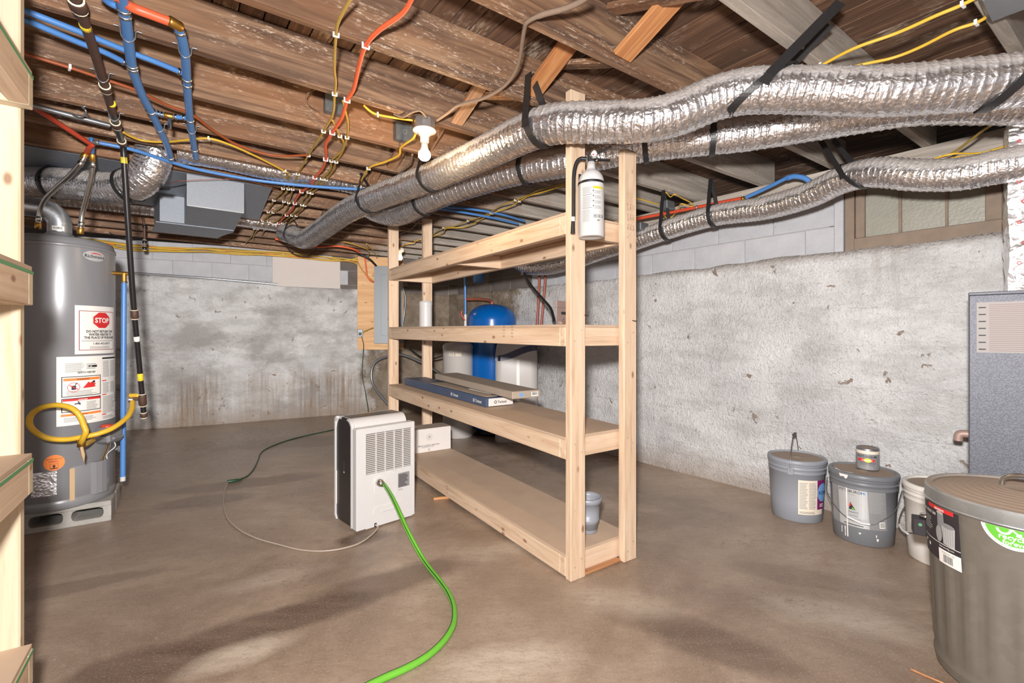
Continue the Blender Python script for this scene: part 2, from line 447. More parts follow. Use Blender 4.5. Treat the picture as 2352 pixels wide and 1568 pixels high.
M['pblue'] = flat('print_blue', srgb(110, 156, 204)); M['pgreen'] = flat('print_green', srgb(96, 178, 52))
M['silver'] = plain('silver_label', srgb(196, 196, 196), .35, .3, .06); M['silver2'] = plain('silver_label_dark', srgb(150, 150, 152), .35, .3, .06)
M['darklabel'] = flat('label_black', srgb(48, 42, 46)); M['redbrown'] = flat('print_dark_red', srgb(150, 60, 60))
M['stamp'] = flat('lumber_stamp', srgb(120, 84, 58)); M['mask'] = flat('masking_tape', srgb(186, 156, 120))
M['pail_grey'] = plain('grey_pail_plastic', srgb(140, 143, 150), .4, 0, .04, 5)
M['pail_dark'] = plain('dark_grey_pail_plastic', srgb(112, 114, 118), .4, 0, .05, 5)
M['pail_white'] = plain('white_pail_plastic', srgb(216, 210, 202), .4, 0, .06, 5)
M['dustlid'] = plain('dusty_lid', srgb(150, 132, 116), .8, 0, .15, 20)
M['paint'] = plain('dried_white_paint', srgb(226, 220, 214), .4, 0, .03)
M['wire'] = plain('bail_wire', srgb(120, 120, 120), .4, .8, .1)
M['darkpanel'] = plain('dark_glossy_panel', srgb(48, 44, 44), .3, 0, .2, 60)
M['slot'] = plain('filter_behind_grille', srgb(118, 98, 78), .8, 0, .3, 80)
M['tankblue'] = plain('blue_tank_paint', srgb(0, 84, 158), .22, 0, .05, 4)
M['navy'] = plain('navy_band', srgb(34, 34, 66), .3, 0, .05)
M['tankgrey'] = plain('softener_grey', srgb(176, 170, 166), .4, 0, .05, 4)
M['panelgrey'] = plain('breaker_panel_grey', srgb(112, 116, 120), .45, .1, .05, 6)
M['bluebox'] = plain('blue_carton', srgb(72, 86, 112), .5, 0, .2, 9)
M['carton'] = plain('dusty_carton', srgb(168, 152, 136), .8, 0, .12, 12)
M['whitebox'] = plain('white_carton', srgb(216, 208, 202), .6, 0, .05, 8)
M['oldmetal'] = plain('old_painted_bracket', srgb(164, 138, 128), .5, .2, .18, 14)
M['clip'] = plain('white_clip', srgb(238, 232, 228), .4, 0, .03)
M['copper'] = plain('red_brown_pipe', srgb(142, 74, 58), .45, .1, .1)
M['ctr'] = plain('plywood_panel', srgb(196, 150, 104), .6, 0, .1, 5)
def hammer(name, c):
    n = NT(name); a = n.noise(190, 3, .6); n.col(n.mix(n.step(a, .42, .6), tuple(x*.62 for x in c[:3])+(1,), c)).set(.5, .2)
    n.bump(a, .25, .003); return n.m
M['furnace'] = hammer('hammered_grey_paint', srgb(104, 106, 115))
# bulb
def glow(name, c, s):
    n = NT(name); n.col((1, 1, 1, 1)); n.b.inputs['Emission Color'].default_value = c; n.b.inputs['Emission Strength'].default_value = s; return n.m
M['bulb'] = glow('lit_bulb', (1, .86, .62, 1), 9); M['bulb2'] = glow('far_lit_bulb', (1, .78, .5, 1), 5)
# concrete
def wallmat(name, painted=True):
    n = NT(name); s = n.sep(); x, y, z = s[0], s[1], s[2]
    f1 = n.noise(22, 6, .72); f2 = n.noise(2.2, 5, .6); f3 = n.noise(70, 3, .6)
    col = n.mix(n.step(f2, .35, .7), srgb(196, 194, 194), srgb(224, 222, 221))
    col = n.mix(n.math('MULTIPLY', n.step(n.noise(55, 5, .75), .60, .70), .5), col, srgb(128, 120, 112))       # dark pits: relief put into the colour, as the bump hardly shows
    ch = n.noise(9, 4, .6, dist=.5); sc2 = n.noise(2.1, 3)
    chip = n.math('MULTIPLY', n.step(ch, .655, .665), n.step(sc2, .43, .47))
    col = n.mix(n.math('MULTIPLY', chip, .85), col, srgb(122, 98, 78))
    pz_ = n.noise(1, 6, .8, n.mapped((34, 34, 80))); pm = n.noise(1, 4, .65, n.mapped((3, 3, 7)))
    col = n.mix(n.math('MULTIPLY', n.step(pz_, .56, .63), n.math('ADD', n.math('MULTIPLY', n.step(pm, .42, .62), .55), .25)), col, srgb(126, 120, 114))  # darker streaks, again wall relief put into the colour
    col = n.mix(n.math('MULTIPLY', n.step(n.noise(1, 4, .7, n.mapped((60, 60, 120), loc=(4, 4, 4))), .58, .66), .6), col, srgb(228, 226, 224))
    hl = n.noise(1, 5, .7, n.mapped((2.2, 2.2, 30), loc=(1, 2, 3))); col = n.mix(n.math('MULTIPLY', n.step(hl, .66, .70), .4), col, srgb(120, 112, 106))
    st = n.noise(1, 4, .65, n.mapped((3.2, 3.2, 9))); col = n.mix(n.math('MULTIPLY', n.step(st, .48, .62), .35), col, srgb(158, 154, 150))
    edge = n.math('ADD', z, n.math('MULTIPLY', n.noise(9, 3), .05))
    ledge_shade = n.math('MULTIPLY', n.step(edge, 1.61, 1.66), n.step(x, .9, 1.4)); col = n.mix(n.math('MULTIPLY', ledge_shade, .6), col, srgb(120, 106, 94))  # dark shadow line along the ledge, put into the colour
    wv = n.noise(1, 3, .6, n.mapped((9, 9, .5))); wr = n.math('MULTIPLY', n.math('MULTIPLY', n.step(wv, .60, .72), n.step(z, 1.1, 1.6)), n.step(x, 1.6, 2.0)); col = n.mix(n.math('MULTIPLY', wr, .45), col, srgb(150, 140, 130))
    # rusty runs low on the back wall
    run = n.noise(1, 4, .7, n.mapped((22, 22, .8))); low = n.step(n.math('ADD', z, n.math('MULTIPLY', n.noise(4, 3), .5)), 1.02, .72)
    def span(x0, x1, s_=.12): return n.math('MULTIPLY', n.step(x, x0-s_, x0+s_), n.step(x, x1+s_, x1-s_))
    pt = n.math('MAXIMUM', span(-4.15, -3.62), n.math('MAXIMUM', n.math('MULTIPLY', span(-3.5, -3.0), .6), span(-2.95, -2.05)))
    back = n.step(y, 4.6, 5.2)
    rm = n.math('MULTIPLY', n.math('MULTIPLY', n.math('ADD', n.math('MULTIPLY', n.step(run, .36, .62), .8), .2), low), n.math('MULTIPLY', pt, back))
    col = n.mix(n.math('MULTIPLY', rm, .85), col, srgb(126, 100, 66))
    gr_ = n.step(n.math('ADD', z, n.math('MULTIPLY', n.noise(5, 4), .35)), .42, .18)
    col = n.mix(n.math('MULTIPLY', gr_, .45), col, srgb(138, 120, 102))
    bl_ = n.noise(1.7, 5, .65, n.mapped((1, 1, 1.6), loc=(9, 3, 1))); col = n.mix(n.math('MULTIPLY', n.math('MULTIPLY', n.step(bl_, .46, .62), back), .7), col, srgb(146, 140, 136))
    # bare concrete towards the corner
    xn = n.math('ADD', x, n.math('MULTIPLY', n.math('SUBTRACT', n.noise(3, 5, .65), .5), 1.0))
    bare = n.math('MULTIPLY', n.step(xn, -2.12, -1.98), n.step(xn, .12, -.02))
    upx = n.math('ADD', n.math('MULTIPLY', z, -.6), xn)
    bc = n.ramp(n.noise(7, 6, .7), [(.3, srgb(98, 84, 70)), (.55, srgb(132, 118, 102)), (.75, srgb(150, 140, 126))])
    col = n.mix(bare, col, bc)
    col = n.mix(n.math('MULTIPLY', n.step(z, .22, 0.0), .35), col, srgb(140, 118, 98))
    n.col(col).set(.85)
    ln = n.math('PINGPONG', n.math('ADD', z, n.math('MULTIPLY', n.noise(1.5, 3), .05)), .135)
    crease = n.step(ln, .008, .0)
    h = n.math('SUBTRACT', n.math('ADD', f1, n.math('MULTIPLY', f3, .6)), n.math('MULTIPLY', crease, .15))
    n.bump(h, 1.0, .022); return n.m
M['wall'] = wallmat('painted_concrete')
def blockmat(name, c, c2):
    n = NT(name); oi = n.n('ObjectInfo')
    col = n.mix(n.step(n.noise(4, 4), .35, .7), c, c2)
    col = n.mix(n.math('MULTIPLY', n.step(n.noise(30, 4, .7), .62, .7), .5), col, tuple(q*.45 for q in c2[:3])+(1,))
    n.col(col).set(.85); n.bump(n.noise(60, 4, .7), .35, .006); return n.m
M['block_paint'] = blockmat('painted_block', srgb(164, 164, 168), srgb(182, 181, 184))
M['block_bare'] = blockmat('bare_block', srgb(88, 80, 76), srgb(108, 100, 94))
M['mortar'] = blockmat('mortar', srgb(148, 147, 148), srgb(160, 158, 158))
M['mortar_bare'] = blockmat('bare_mortar', srgb(128, 120, 112), srgb(140, 132, 124))
M['plaster'] = plain('patch_panel', srgb(196, 186, 180), .8, 0, .04, 6)
M['cinder'] = blockmat('cinder_block', srgb(142, 138, 132), srgb(166, 162, 156))
def floormat():
    n = NT('stained_concrete_floor')
    d = n.noise(.9, 6, .62, dist=.6); e = n.noise(3.2, 6, .68, dist=.4); g = n.noise(60, 5, .75)
    col = n.ramp(d, [(.32, srgb(108, 88, 72)), (.45, srgb(144, 124, 106)), (.58, srgb(172, 152, 134)), (.74, srgb(192, 176, 158))])
    col = n.mix(n.math('MULTIPLY', n.step(e, .40, .72), .45), col, srgb(124, 102, 84))
    def blob(cx, cy, rx, ry, rot, soft=.35):
        mp = n.mapped((1/rx, 1/ry, 1), src=n.mapped((1, 1, 1), src=n.mapped((1, 1, 1), loc=(-cx, -cy, 0)), rot=(0, 0, -rot)))
        ln_ = n.n('VectorMath'); ln_.operation = 'LENGTH'; n.L(mp, ln_.inputs[0])
        dd = n.math('ADD', ln_.outputs['Value'], n.math('MULTIPLY', n.math('SUBTRACT', n.noise(2.6, 5, .65), .5), 1.5))
        return n.step(dd, 1.1, 1.1-soft)
    def fl(u, v): Y = CZ*FP/(v-HV); return (u-1176)/FP*Y, Y
    for (u, v, rx, ry, rot, a, c) in [(300, 1545, .22, .13, .5, .75, 0), (640, 1425, .38, .10, .5, .8, 0), (900, 1335, .40, .12, .6, .65, 0),
            (835, 1235, .16, .10, .4, .85, 0), (560, 1110, .55, .14, .4, .5, 0), (470, 1150, .3, .12, .3, .5, 0), (1640, 1480, .26, .12, -.5, .6, 0), (1560, 1440, .3, .1, -.4, .45, 0),  # first entry: wet stain plus the shadow under the dehumidifier, as colour
            (150, 1350, .35, .07, .5, .5, 0), (760, 1010, 1.2, .3, .3, .5, 0), (1880, 1330, .4, .1, -.4, .35, 0),
            (560, 1500, .2, .08, .6, .6, 1), (1150, 1530, .3, .12, .2, .55, 1), (1920, 1420, .3, .14, -.3, .45, 1), (1180, 1260, .3, .1, .4, .3, 1), (620, 1330, .3, .08, .5, .35, 1), (1420, 1380, .25, .12, -.3, .35, 1)]:
        x, y = fl(u, v)
        col = n.mix(n.math('MULTIPLY', blob(x, y, rx, ry, rot, .7 if c else .38), a), col, srgb(206, 192, 174) if c else srgb(84, 64, 50))
    col = n.mix(n.math('MULTIPLY', n.step(g, .55, .72), .35), col, srgb(110, 92, 78))
    col = n.mix(n.math('MULTIPLY', n.step(n.noise(34, 3, .6), .74, .77), .8), col, srgb(206, 196, 184))
    streak = n.noise(1, 5, .7, n.mapped((3, 16, 1), rot=(0, 0, -.6)))
    col = n.mix(n.math('MULTIPLY', n.step(streak, .42, .66), .38), col, srgb(136, 114, 98))
    sp_ = n.noise(1, 6, .8, n.mapped((18, 42, 1), rot=(0, 0, -.55))); col = n.mix(n.math('MULTIPLY', n.step(sp_, .5, .66), .42), col, srgb(118, 98, 84))
    sp2_ = n.noise(130, 4, .75); col = n.mix(n.math('MULTIPLY', n.step(sp2_, .55, .68), .35), col, srgb(204, 190, 176))
    col = n.mix(n.math('MULTIPLY', n.step(n.noise(150, 3, .7, n.mapped((1, 1, 1), loc=(7, 7, 0))), .58, .68), .4), col, srgb(90, 74, 62))
    ck = n.noise(1, 5, .7, n.mapped((1.1, 1.6, 1), loc=(2, 5, 0))); cr = n.math('ABSOLUTE', n.math('SUBTRACT', ck, .5)); cm = n.step(n.noise(1.2, 2), .55, .6)
    col = n.mix(n.math('MULTIPLY', n.math('MULTIPLY', n.step(cr, .0035, .001), cm), .5), col, srgb(90, 74, 62))
    n.col(col).set(n.step(d, .2, 1.2), 0); n.b.inputs['Roughness'].default_value = .7
    n.bump(n.math('ADD', g, n.math('MULTIPLY', e, .6)), .35, .006); return n.m
M['floor'] = floormat()
def glassm():
    n = NT('dirty_frosted_glass'); n.col(n.mix(n.noise(5, 5, .7), srgb(126, 124, 112), srgb(152, 149, 138))).set(.45)
    n.b.inputs['Transmission Weight'].default_value = .08; n.bump(n.voro(70), .25, .004); return n.m
M['glass'] = glassm()
M['sash'] = plain('weathered_sash', srgb(128, 112, 98), .85, 0, .3, 12, .6, 60)
M['gedge'] = M['pgreen2'] = flat('green_paint_mark', srgb(92, 150, 104)); M['energy'] = flat('energy_label_yellow', srgb(178, 172, 108)); M['plate'] = flat('furnace_label', srgb(156, 150, 147)); M['redbrown2'] = flat('faded_red_text', srgb(140, 118, 114))
M['tapefoil'] = foil('foil_tape', .05, scale=.8)

# ================================================================== THE SETTING
fl = MB(); nx, ny = 40, 32
vs = [(-7.2+13.7*i/nx, -2.4+9.4*j/ny, 0) for j in range(ny+1) for i in range(nx+1)]
fl.add(vs, [(j*(nx+1)+i, j*(nx+1)+i+1, (j+1)*(nx+1)+i+1, (j+1)*(nx+1)+i) for j in range(ny) for i in range(nx)])
fl.box((-7.2, -2.4, -.12), (6.5, 7.0, -.004))
floor = tag(fl.build('floor', M['floor']), 'bare stained concrete basement floor', None, None, 'structure')

def pathpts(path, step):
    return resample([Vector((x, y, 0)) for x, y in path], step)
def outward(a, b, p=None):
    d = (b-a).normalized(); n = Vector((d.y, -d.x, 0))
    mid = (a+b)/2
    return n if n.dot(mid) > 0 else -n
def lowwall(name, path, zf, label, step=.045, amp=.012, seed=0, thick=.22):
    pts = pathpts(path, step); n = len(pts); rows = 44
    mb = MB(); vs = []
    nor = []
    for i in range(n): nor.append(outward(pts[max(0, i-1)], pts[min(n-1, i+1)]))
    for i, p in enumerate(pts):
        zt = zf(p.x)+.018*noise.noise(Vector((p.x*4, p.y*4, seed)))
        for j in range(rows+1):
            z = zt*j/rows
            d = amp*noise.fractal(Vector((p.x*2.2, p.y*2.2, z*2.2+seed)), 1.0, 2.0, 4)
            vs.append(p+nor[i]*d+UP*(z-(.01 if j == 0 else 0)))
        vs.append(p+nor[i]*thick+UP*zt); vs.append(p+nor[i]*thick-UP*.01)
    k = rows+3
    fs = [(i*k+j, (i+1)*k+j, (i+1)*k+j+1, i*k+j+1) for i in range(n-1) for j in range(k-1)]
    mb.add(vs, fs, 0, True)
    return tag(mb.build(name, M['wall']), label, None, None, 'structure')
def zback(x): 
    pts = [(-7, 1.86), (-4.5, 1.84), (-3.6, 1.81), (-2.5, 1.77), (-.9, 1.68), (.5, 1.645), (6, 1.64)]
    for (a, za), (b, zb) in zip(pts, pts[1:]):
        if x <= b: return za+(zb-za)*(x-a)/(b-a)
    return 1.64
wall_back = lowwall('wall_back', WBP, zback, 'long poured concrete wall, painted white, rust runs near the floor')
wall_right = lowwall('wall_right', WRP, zback, 'poured concrete wall painted white under the small window', seed=9)

def path_at(path, d):
    for (x0, y0), (x1, y1) in zip(path, path[1:]):
        L = math.hypot(x1-x0, y1-y0)
        if d <= L or (x1, y1) == path[-1]:
            t = d/L; return Vector((x0+(x1-x0)*t, y0+(y1-y0)*t, 0)), Vector(((x1-x0)/L, (y1-y0)/L, 0))
        d -= L
WIN0 = (hit(WRP, 1934)-hit(WRP, 1031.5)).length
WIN1 = (hit(WRP, 2316)-hit(WRP, 1031.5)).length
bare_mats = {}
LB = sum(math.hypot(b[0]-a[0], b[1]-a[1]) for a, b in zip(WBP, WBP[1:]))
def blocks(parent, path, total, z0, rows, first_off, skip=None, rec=.022, seed=1):
    rnd = random.Random(seed); cache = {}
    back = MB()
    for r, (za, zb) in enumerate(rows):
        d = -.2*(r % 2)-first_off
        while d < total:
            a, b = max(d, .005), min(d+(.397 if path is WBP and d > LB-2.2 else .401), total-.005)
            d += .405
            if b-a < .06: continue
            if skip and b > skip[0] and a < skip[1]:
                if a < skip[0]-.06: b = skip[0]
                elif b > skip[1]+.06: a = skip[1]
                else: continue
            p, t = path_at(path, (a+b)/2); nrm = outward(p-t*.01, p+t*.01)
            x = p.x
            bare = (-2.42 < x < -.0) if path is WBP else (x < .12)
            m = M['block_bare'] if bare else M['block_paint']
            key = (round(b-a, 2), zb-za, bare)
            Lb = b-a; off = rec+rnd.uniform(-.001, .001)
            Mx = frameM(p+nrm*off+UP*za, t, UP)
            yy = 1 if (Mx.to_3x3() @ Vector((0, 1, 0))).dot(nrm) > 0 else -1
            if key not in cache:
                mb = MB(); mb.box((-Lb/2, min(0, yy*.12), 0), (Lb/2, max(0, yy*.12), zb-za-(.007 if bare else .004)), bev=(.005 if bare else .003)); cache[key] = mb.mesh('block', m)
            o = bpy.data.objects.new('concrete_block', cache[key]); place(o, parent, Mx)
    pts = pathpts(path, .2)
    z1 = rows[-1][1]; z0b = rows[0][0]
    for a, b in zip(pts, pts[1:]):
        dmid = sum(((q2-q1).length for q1, q2 in zip(pts, pts[1:]) if (q2-b).length < 1e-6), 0)
        mid = (a+b)/2
        if skip:
            dd = (mid-pts[0]).length
            if skip[0]-.1 < dd < skip[1]+.1: continue
        nrm = outward(a, b); off = rec+.006
        back.add([a+nrm*off+UP*z0b, b+nrm*off+UP*z0b, b+nrm*off+UP*z1, a+nrm*off+UP*z1, a+nrm*(off+.1)+UP*z0b, b+nrm*(off+.1)+UP*z0b, b+nrm*(off+.1)+UP*z1, a+nrm*(off+.1)+UP*z1],
                 [(0, 1, 2, 3), (4, 5, 6, 7), (3, 2, 6, 7)], 1 if (-2.42 < mid.x < .12) else 0)
    back.build('mortar', [M['mortar'], M['mortar_bare']], parent)
blocks(wall_back, WBP, LB+.16, 1.6, [(1.62, 1.82), (1.82, 2.02), (2.02, 2.235)], .1)
pA_, pB_ = Vector((*WRP[0], 0)), Vector((*WRP[1], 0)); tA = (pB_-pA_).normalized(); nA_ = outward(pA_, pB_)
board('sill_plate', wall_right, pA_+tA*.1+nA_*.14+UP*2.125, pB_+nA_*.14+UP*2.125, UP, .10, .145, M['joist_grey'])
blocks(wall_right, WRP, math.hypot(6.94, 8.752), 1.6, [(1.50, 1.625), (1.625, 1.828), (1.828, 2.045)], .13, skip=(WIN0, WIN1), rec=.10, seed=5)
# pieces of the bare-edge
# unseen closing wall on the left
lw = MB().box((-7.0, -2.2, 0), (-6.8, 4.6, 2.42)); tag(lw.build('wall_left', M['block_paint']), 'painted basement wall on the left', None, None, 'structure')

wf = MB().box((-7.0, -2.3, 0), (6.2, -2.1, 2.42)); tag(wf.build('wall_front', M['block_paint']), 'unseen painted basement wall behind the camera', None, None, 'structure')  # out of view, added for bounce light and reflections in the foil
# ceiling: slab + planks + joists + braces
ce = MB().box((-7.2, -2.4, 2.428), (6.5, 7.0, 2.47))
ceiling = tag(ce.build('ceiling', M['subfloor']), 'open basement ceiling of old joists under narrow subfloor planks', None, None, 'structure')
rnd = random.Random(3)
pw = .088
pm = {}
s = -5.4
while s < 4.6:
    k = rnd.randrange(3)
    if k not in pm: pm[k] = MB().box((-1.2, 0, 0), (7.6, pw-.005, .02), bev=.0015).mesh('subfloor_plank', M['subfloor'])
    o = bpy.data.objects.new('subfloor_plank', pm[k])
    base = JE*(s)+JN*0+UP*(2.402+rnd.uniform(-.002, .002))
    Mx = Matrix.Translation(base+JE*pw) @ Matrix.Rotation(ANG_J+PI/2, 4, 'Z')
    place(o, ceiling, Mx); s += pw
# joists: far edge offset t at s = 1, slope, grey?
JT = [(-1.05, -.04, 1), (-.56, -.04, 1), (-.09, -.04, 1), (.362, -.04, 1), (.823, -.031, 1), (1.283, -.034, 0), (1.722, -.030, 0), (2.168, -.006, 0), (2.583, -.003, 0), (2.988, -.006, 0),
      (3.37, 0, 0), (3.78, 0, 0), (4.19, 0, 0), (4.60, 0, 0), (5.01, 0, 0), (5.41, 0, 0), (5.82, 0, 0), (6.22, 0, 0), (6.62, 0, 0)]
JTH = .042
joists = []
for t, sl, gr in JT:
    s0, s1 = (-5.2, 3.62)
    pA = JE*s0+JN*(t+(s0-1)*sl-JTH/2)+UP*(JZ+.1); pB = JE*s1+JN*(t+(s1-1)*sl-JTH/2)+UP*(JZ+.1)
    L = (pB-pA).length; n = 24; mb = MB(); vs = []
    ph = rnd.random()*50
    for i in range(n+1):
        x = L*i/n
        wy = .003*noise.noise(Vector((x*1.3+ph, 0, 0))); wz = .004*noise.noise(Vector((x*.9+ph, 5, 0)))
        for (y, z) in ((-JTH/2+.003, -.1), (JTH/2-.003, -.1), (JTH/2, -.097), (JTH/2, .1), (-JTH/2, .1), (-JTH/2, -.097)):
            vs.append((x, y+wy, z+wz*(z < 0)))
    fs = [(i*6+j, i*6+(j+1) % 6, (i+1)*6+(j+1) % 6, (i+1)*6+j) for i in range(n) for j in range(6)]
    fs += [(5, 4, 3, 2, 1, 0), tuple(n*6+j for j in range(6))]
    mb.add([Vector(v) for v in vs], fs)
    o = mb.build('joist', M['joist_grey' if gr else 'joist'], ceiling, frameM(pA, pB-pA, UP)); joists.append(o)
def jt(i, s): return JT[i][0]+(s-1)*JT[i][1]
def ST(s, t, z): return JE*s+JN*t+UP*z
# cross braces (1x3) nailed between joists
def brace(i, s, up_far, m='brace', z0=2.222, z1=2.39, wd=.066):
    # from the foot of joist i+1's near face up to the top of joist i (or crossing the other way)
    a, b = jt(i+1, s)-JTH-.004, jt(i, s)+.004
    if not up_far: p0, p1 = ST(s, a, z0), ST(s, b, z1)
    else: p0, p1 = ST(s, b, z0), ST(s, a, z1)
    d = (p1-p0).normalized(); side = JE
    return board('brace', ceiling, p0, p1, side.cross(d), wd, .02, M[m])
# note: board's local y is across -> make the wide face run along the joists
def brace2(i, s, up_far, m='brace', wd=.066, z0=2.222, z1=2.39):
    a, b = jt(i+1, s)-JTH-.004, jt(i, s)+.004
    p0, p1 = (ST(s, b, z0), ST(s, a, z1)) if up_far else (ST(s, a, z0), ST(s, b, z1))
    d = (p1-p0).normalized()
    nrm = JE.cross(d).normalized()
    L = (p1-p0).length
    return MB().box((0, -wd/2, -.011), (L, wd/2, .011), bev=.002).build('brace', M[m], ceiling, frameM(p0, d, nrm))
brace2(5, 1.35, False, wd=.09); brace2(5, 1.45, True, 'joist')
brace2(4, 1.455, False, wd=.095); brace2(4, 1.40, True, 'joist')
brace2(6, 1.30, True, 'joist'); brace2(6, 1.22, False, 'joist'); brace2(7, 1.25, False, 'joist'); brace2(7, 1.33, True, 'joist')
for i in (8, 9, 10, 12): brace2(i, 1.2, False, 'joist'); brace2(i, 1.28, True, 'joist')

# window in the right wall ---------------------------------------------------
pw0 = hit(WRP, 1936); pw1 = hit(WRP, 2314); wt = (pw1-pw0).normalized(); wn = outward(pw0, pw1)
Lw = (pw1-pw0).length
WMx = frameM(pw0+wn*.05+UP*1.632, wt, UP)
ysg = 1 if (WMx.to_3x3() @ Vector((0, 1, 0))).dot(wn) > 0 else -1
win = root('window_1', 'low three-pane basement window in a weathered wooden frame', None, kind='structure'); win.matrix_basis = WMx; WM[win.name] = WMx
def yb(a, b): return (min(a*ysg, b*ysg), max(a*ysg, b*ysg))
def wbox(mb, x0, x1, z0, z1, a, b, mi=0, bev=.004):
    y0, y1 = yb(a, b); return mb.box((x0, y0, z0), (x1, y1, z1), mi, bev=bev)
HW = .42
f = MB()
wbox(f, 0, .05, 0, HW, -.02, .10); wbox(f, Lw-.02, Lw+.03, 0, HW, -.02, .10); wbox(f, .05, Lw-.02, HW-.03, HW, -.02, .10)
f.build('window_frame', M['sash'], win, local=True)
f = MB(); wbox(f, .04, Lw-.02, 0.0, .085, -.012, .06); sashr = f.build('sash_rail', M['sash'], win, local=True)
f = MB(); wbox(f, .052, .10, .085, HW-.03, -.005, .05); f.build('sash_stile', M['sash'], win, local=True)
f = MB(); wbox(f, Lw-.085, Lw-.022, .085, HW-.03, -.005, .05); f.build('sash_stile', M['sash'], win, local=True)
def wx(u): return (hit(WRP, u)-pw0).length
for u0, u1 in ((1967, 2058), (2065, 2166), (2173, 2291)):
    f = MB(); wbox(f, wx(u0), wx(u1), .086, HW-.03, .018, .026, bev=0); f.build('pane', M['glass'], sashr, local=True)
for u0, u1 in ((2058, 2065), (2166, 2173)):
    f = MB(); wbox(f, wx(u0), wx(u1), .085, HW-.03, .004, .04, bev=.002); f.build('glazing_bar', M['sash'], sashr, local=True)
f = MB(); wbox(f, -.02, Lw+.05, -.02, HW, .16, .2, bev=0); f.build('window_well', M['mortar_bare'], win, local=True)
f = MB(); wbox(f, -.055, -.004, .0, HW, -.03, .08); f.build('trim_1', M['block_paint'], win, local=True)

# drywall patch on the back wall, wooden conduit strip ------------------------
def on_back(u, v, off): return onwall(WBP, u, v, off)
pa, pb = on_back(626, 655, -.0), on_back(781, 667, -.0)
za, zb = 1.755, 2.185
d = (pb-pa); d.z = 0; L = d.length
mb = MB().box((0, -.012, 0), (L, .012, zb-za), bev=.002)
Mx = frameM(Vector((pa.x, pa.y, za))-outward(Vector((pa.x, pa.y, 0)), Vector((pb.x, pb.y, 0)))*.012, d, UP)
tag(mb.build('patch_panel', M['plaster'], None, Mx), 'plain pinkish board patch on the back wall under the cable bundle', 'panel')
pts = [on_back(u, v, .055) for u, v in ((308, 627), (480, 639), (638, 653))]
tag(MB().tube(smooth_pts(pts, 8), .014, 8).build('wall_conduit', M['galv']), 'thin pale metal conduit running along the back wall ledge', 'pipe')

# ================================================================== DUCTS
def ribbed(pts, r, pitch, amp=.05, n=32, sub=8, rr=None, seed=0, crush=.03):
    path = resample(smooth_pts(pts, 12), pitch/sub)
    m = len(path); vs = []; t0 = (path[1]-path[0]).normalized(); nn = t0.orthogonal().normalized(); prev = 0
    for i, p in enumerate(path):
        t = (path[min(i+1, m-1)]-path[max(i-1, 0)]).normalized()
        nn = (nn-t*nn.dot(t)).normalized(); bb = t.cross(nn)
        for j in range(n):
            a = 2*PI*j/n
            ph = ((i/sub)+j/n) % 1.0
            rib = math.exp(-((ph-.5)/.085)**2)
            q = p+(nn*math.cos(a)+bb*math.sin(a))*r
            dr = amp*rib+crush*noise.noise(q*26+Vector((seed, 0, 0)))*(1-rib)
            vs.append(p+(nn*math.cos(a)+bb*math.sin(a))*r*(1+dr-.02))
    fs = [(i*n+j, i*n+(j+1) % n, (i+1)*n+(j+1) % n, (i+1)*n+j) for i in range(m-1) for j in range(n)]
    fs += [tuple(range(n))[::-1], tuple((m-1)*n+j for j in range(n))]
    return MB().add(vs, fs, 0, True), path
def nearest(path, q):
    i = min(range(len(path)), key=lambda k: (path[k]-q).length); i = max(1, min(len(path)-2, i))
    return path[i], (path[i+1]-path[i-1]).normalized()
def strap(path, q, r, label, tails, w=.028, lean=0):
    """black band round the duct with tails up to the joists"""
    c, t = nearest(path, q)
    mb = MB(); n = 48
    side = t.cross(UP).normalized(); up = side.cross(t).normalized()
    ax = (t+up*0+side*lean).normalized()
    vs = []
    for j in range(n):
        a = 2*PI*j/n
        for (o, rr_) in ((-w/2, r), (w/2, r), (w/2, r+.003), (-w/2, r+.003)):
            rad = side*math.cos(a)+up*math.sin(a)
            k = t*o + t*(lean*math.sin(a)*r)
            vs.append(c+rad*rr_+k)
    fs = [(j*4+a, j*4+(a+1) % 4, ((j+1) % n)*4+(a+1) % 4, ((j+1) % n)*4+a) for j in range(n) for a in range(4)]
    mb.add(vs, fs, 0, False)
    for sgn, top in tails:
        p0 = c+side*(sgn*(r+.002))+up*r*.15+t*lean*r*.15; p1 = Vector(top)+t*lean*(Vector(top).z-c.z)*.8
        p0b = c+side*(sgn*(r+.003))-up*.02
        tw = t
        for a, b in ((p0b, p0), (p0, p1)):
            dirn = (b-a).normalized(); wv = (t-dirn*t.dot(dirn)).normalized()*w/2; nv = dirn.cross(wv).normalized()*.0015
            mb.add([a-wv-nv, a+wv-nv, a+wv+nv, a-wv+nv, b-wv-nv, b+wv-nv, b+wv+nv, b-wv+nv],
                   [(0, 1, 2, 3), (7, 6, 5, 4), (0, 4, 5, 1), (1, 5, 6, 2), (2, 6, 7, 3), (3, 7, 4, 0)])
    o = mb.build('hanger_strap', M['strap'])
    return tag(o, label, 'strap')
R1 = .083
d1 = [P(655, 535, 4.5), P(676, 541, 4.3), P(703, 549, 4.05), P(745, 523, 3.75), P(790, 490, 3.5), P(850, 460, 3.22), P(930, 430, 2.95), P(1005, 401, 2.72), P(1120, 348, 2.36), P(1210, 305, 2.10), P(1280, 284, 1.98), P(1380, 281, 1.92), P(1480, 277, 1.86), P(1560, 260, 1.83), P(1640, 227, 1.80), P(1720, 209, 1.76), P(1850, 207, 1.70), P(2000, 210, 1.62), P(2150, 202, 1.56), P(2340, 184, 1.50), P(2500, 168, 1.46), Vector((2.05, 1.52, 1.95)), Vector((2.22, 1.70, 1.97)), Vector((2.36, 1.86, 1.97))]
mb, path1 = ribbed(d1, R1, .030, seed=1)
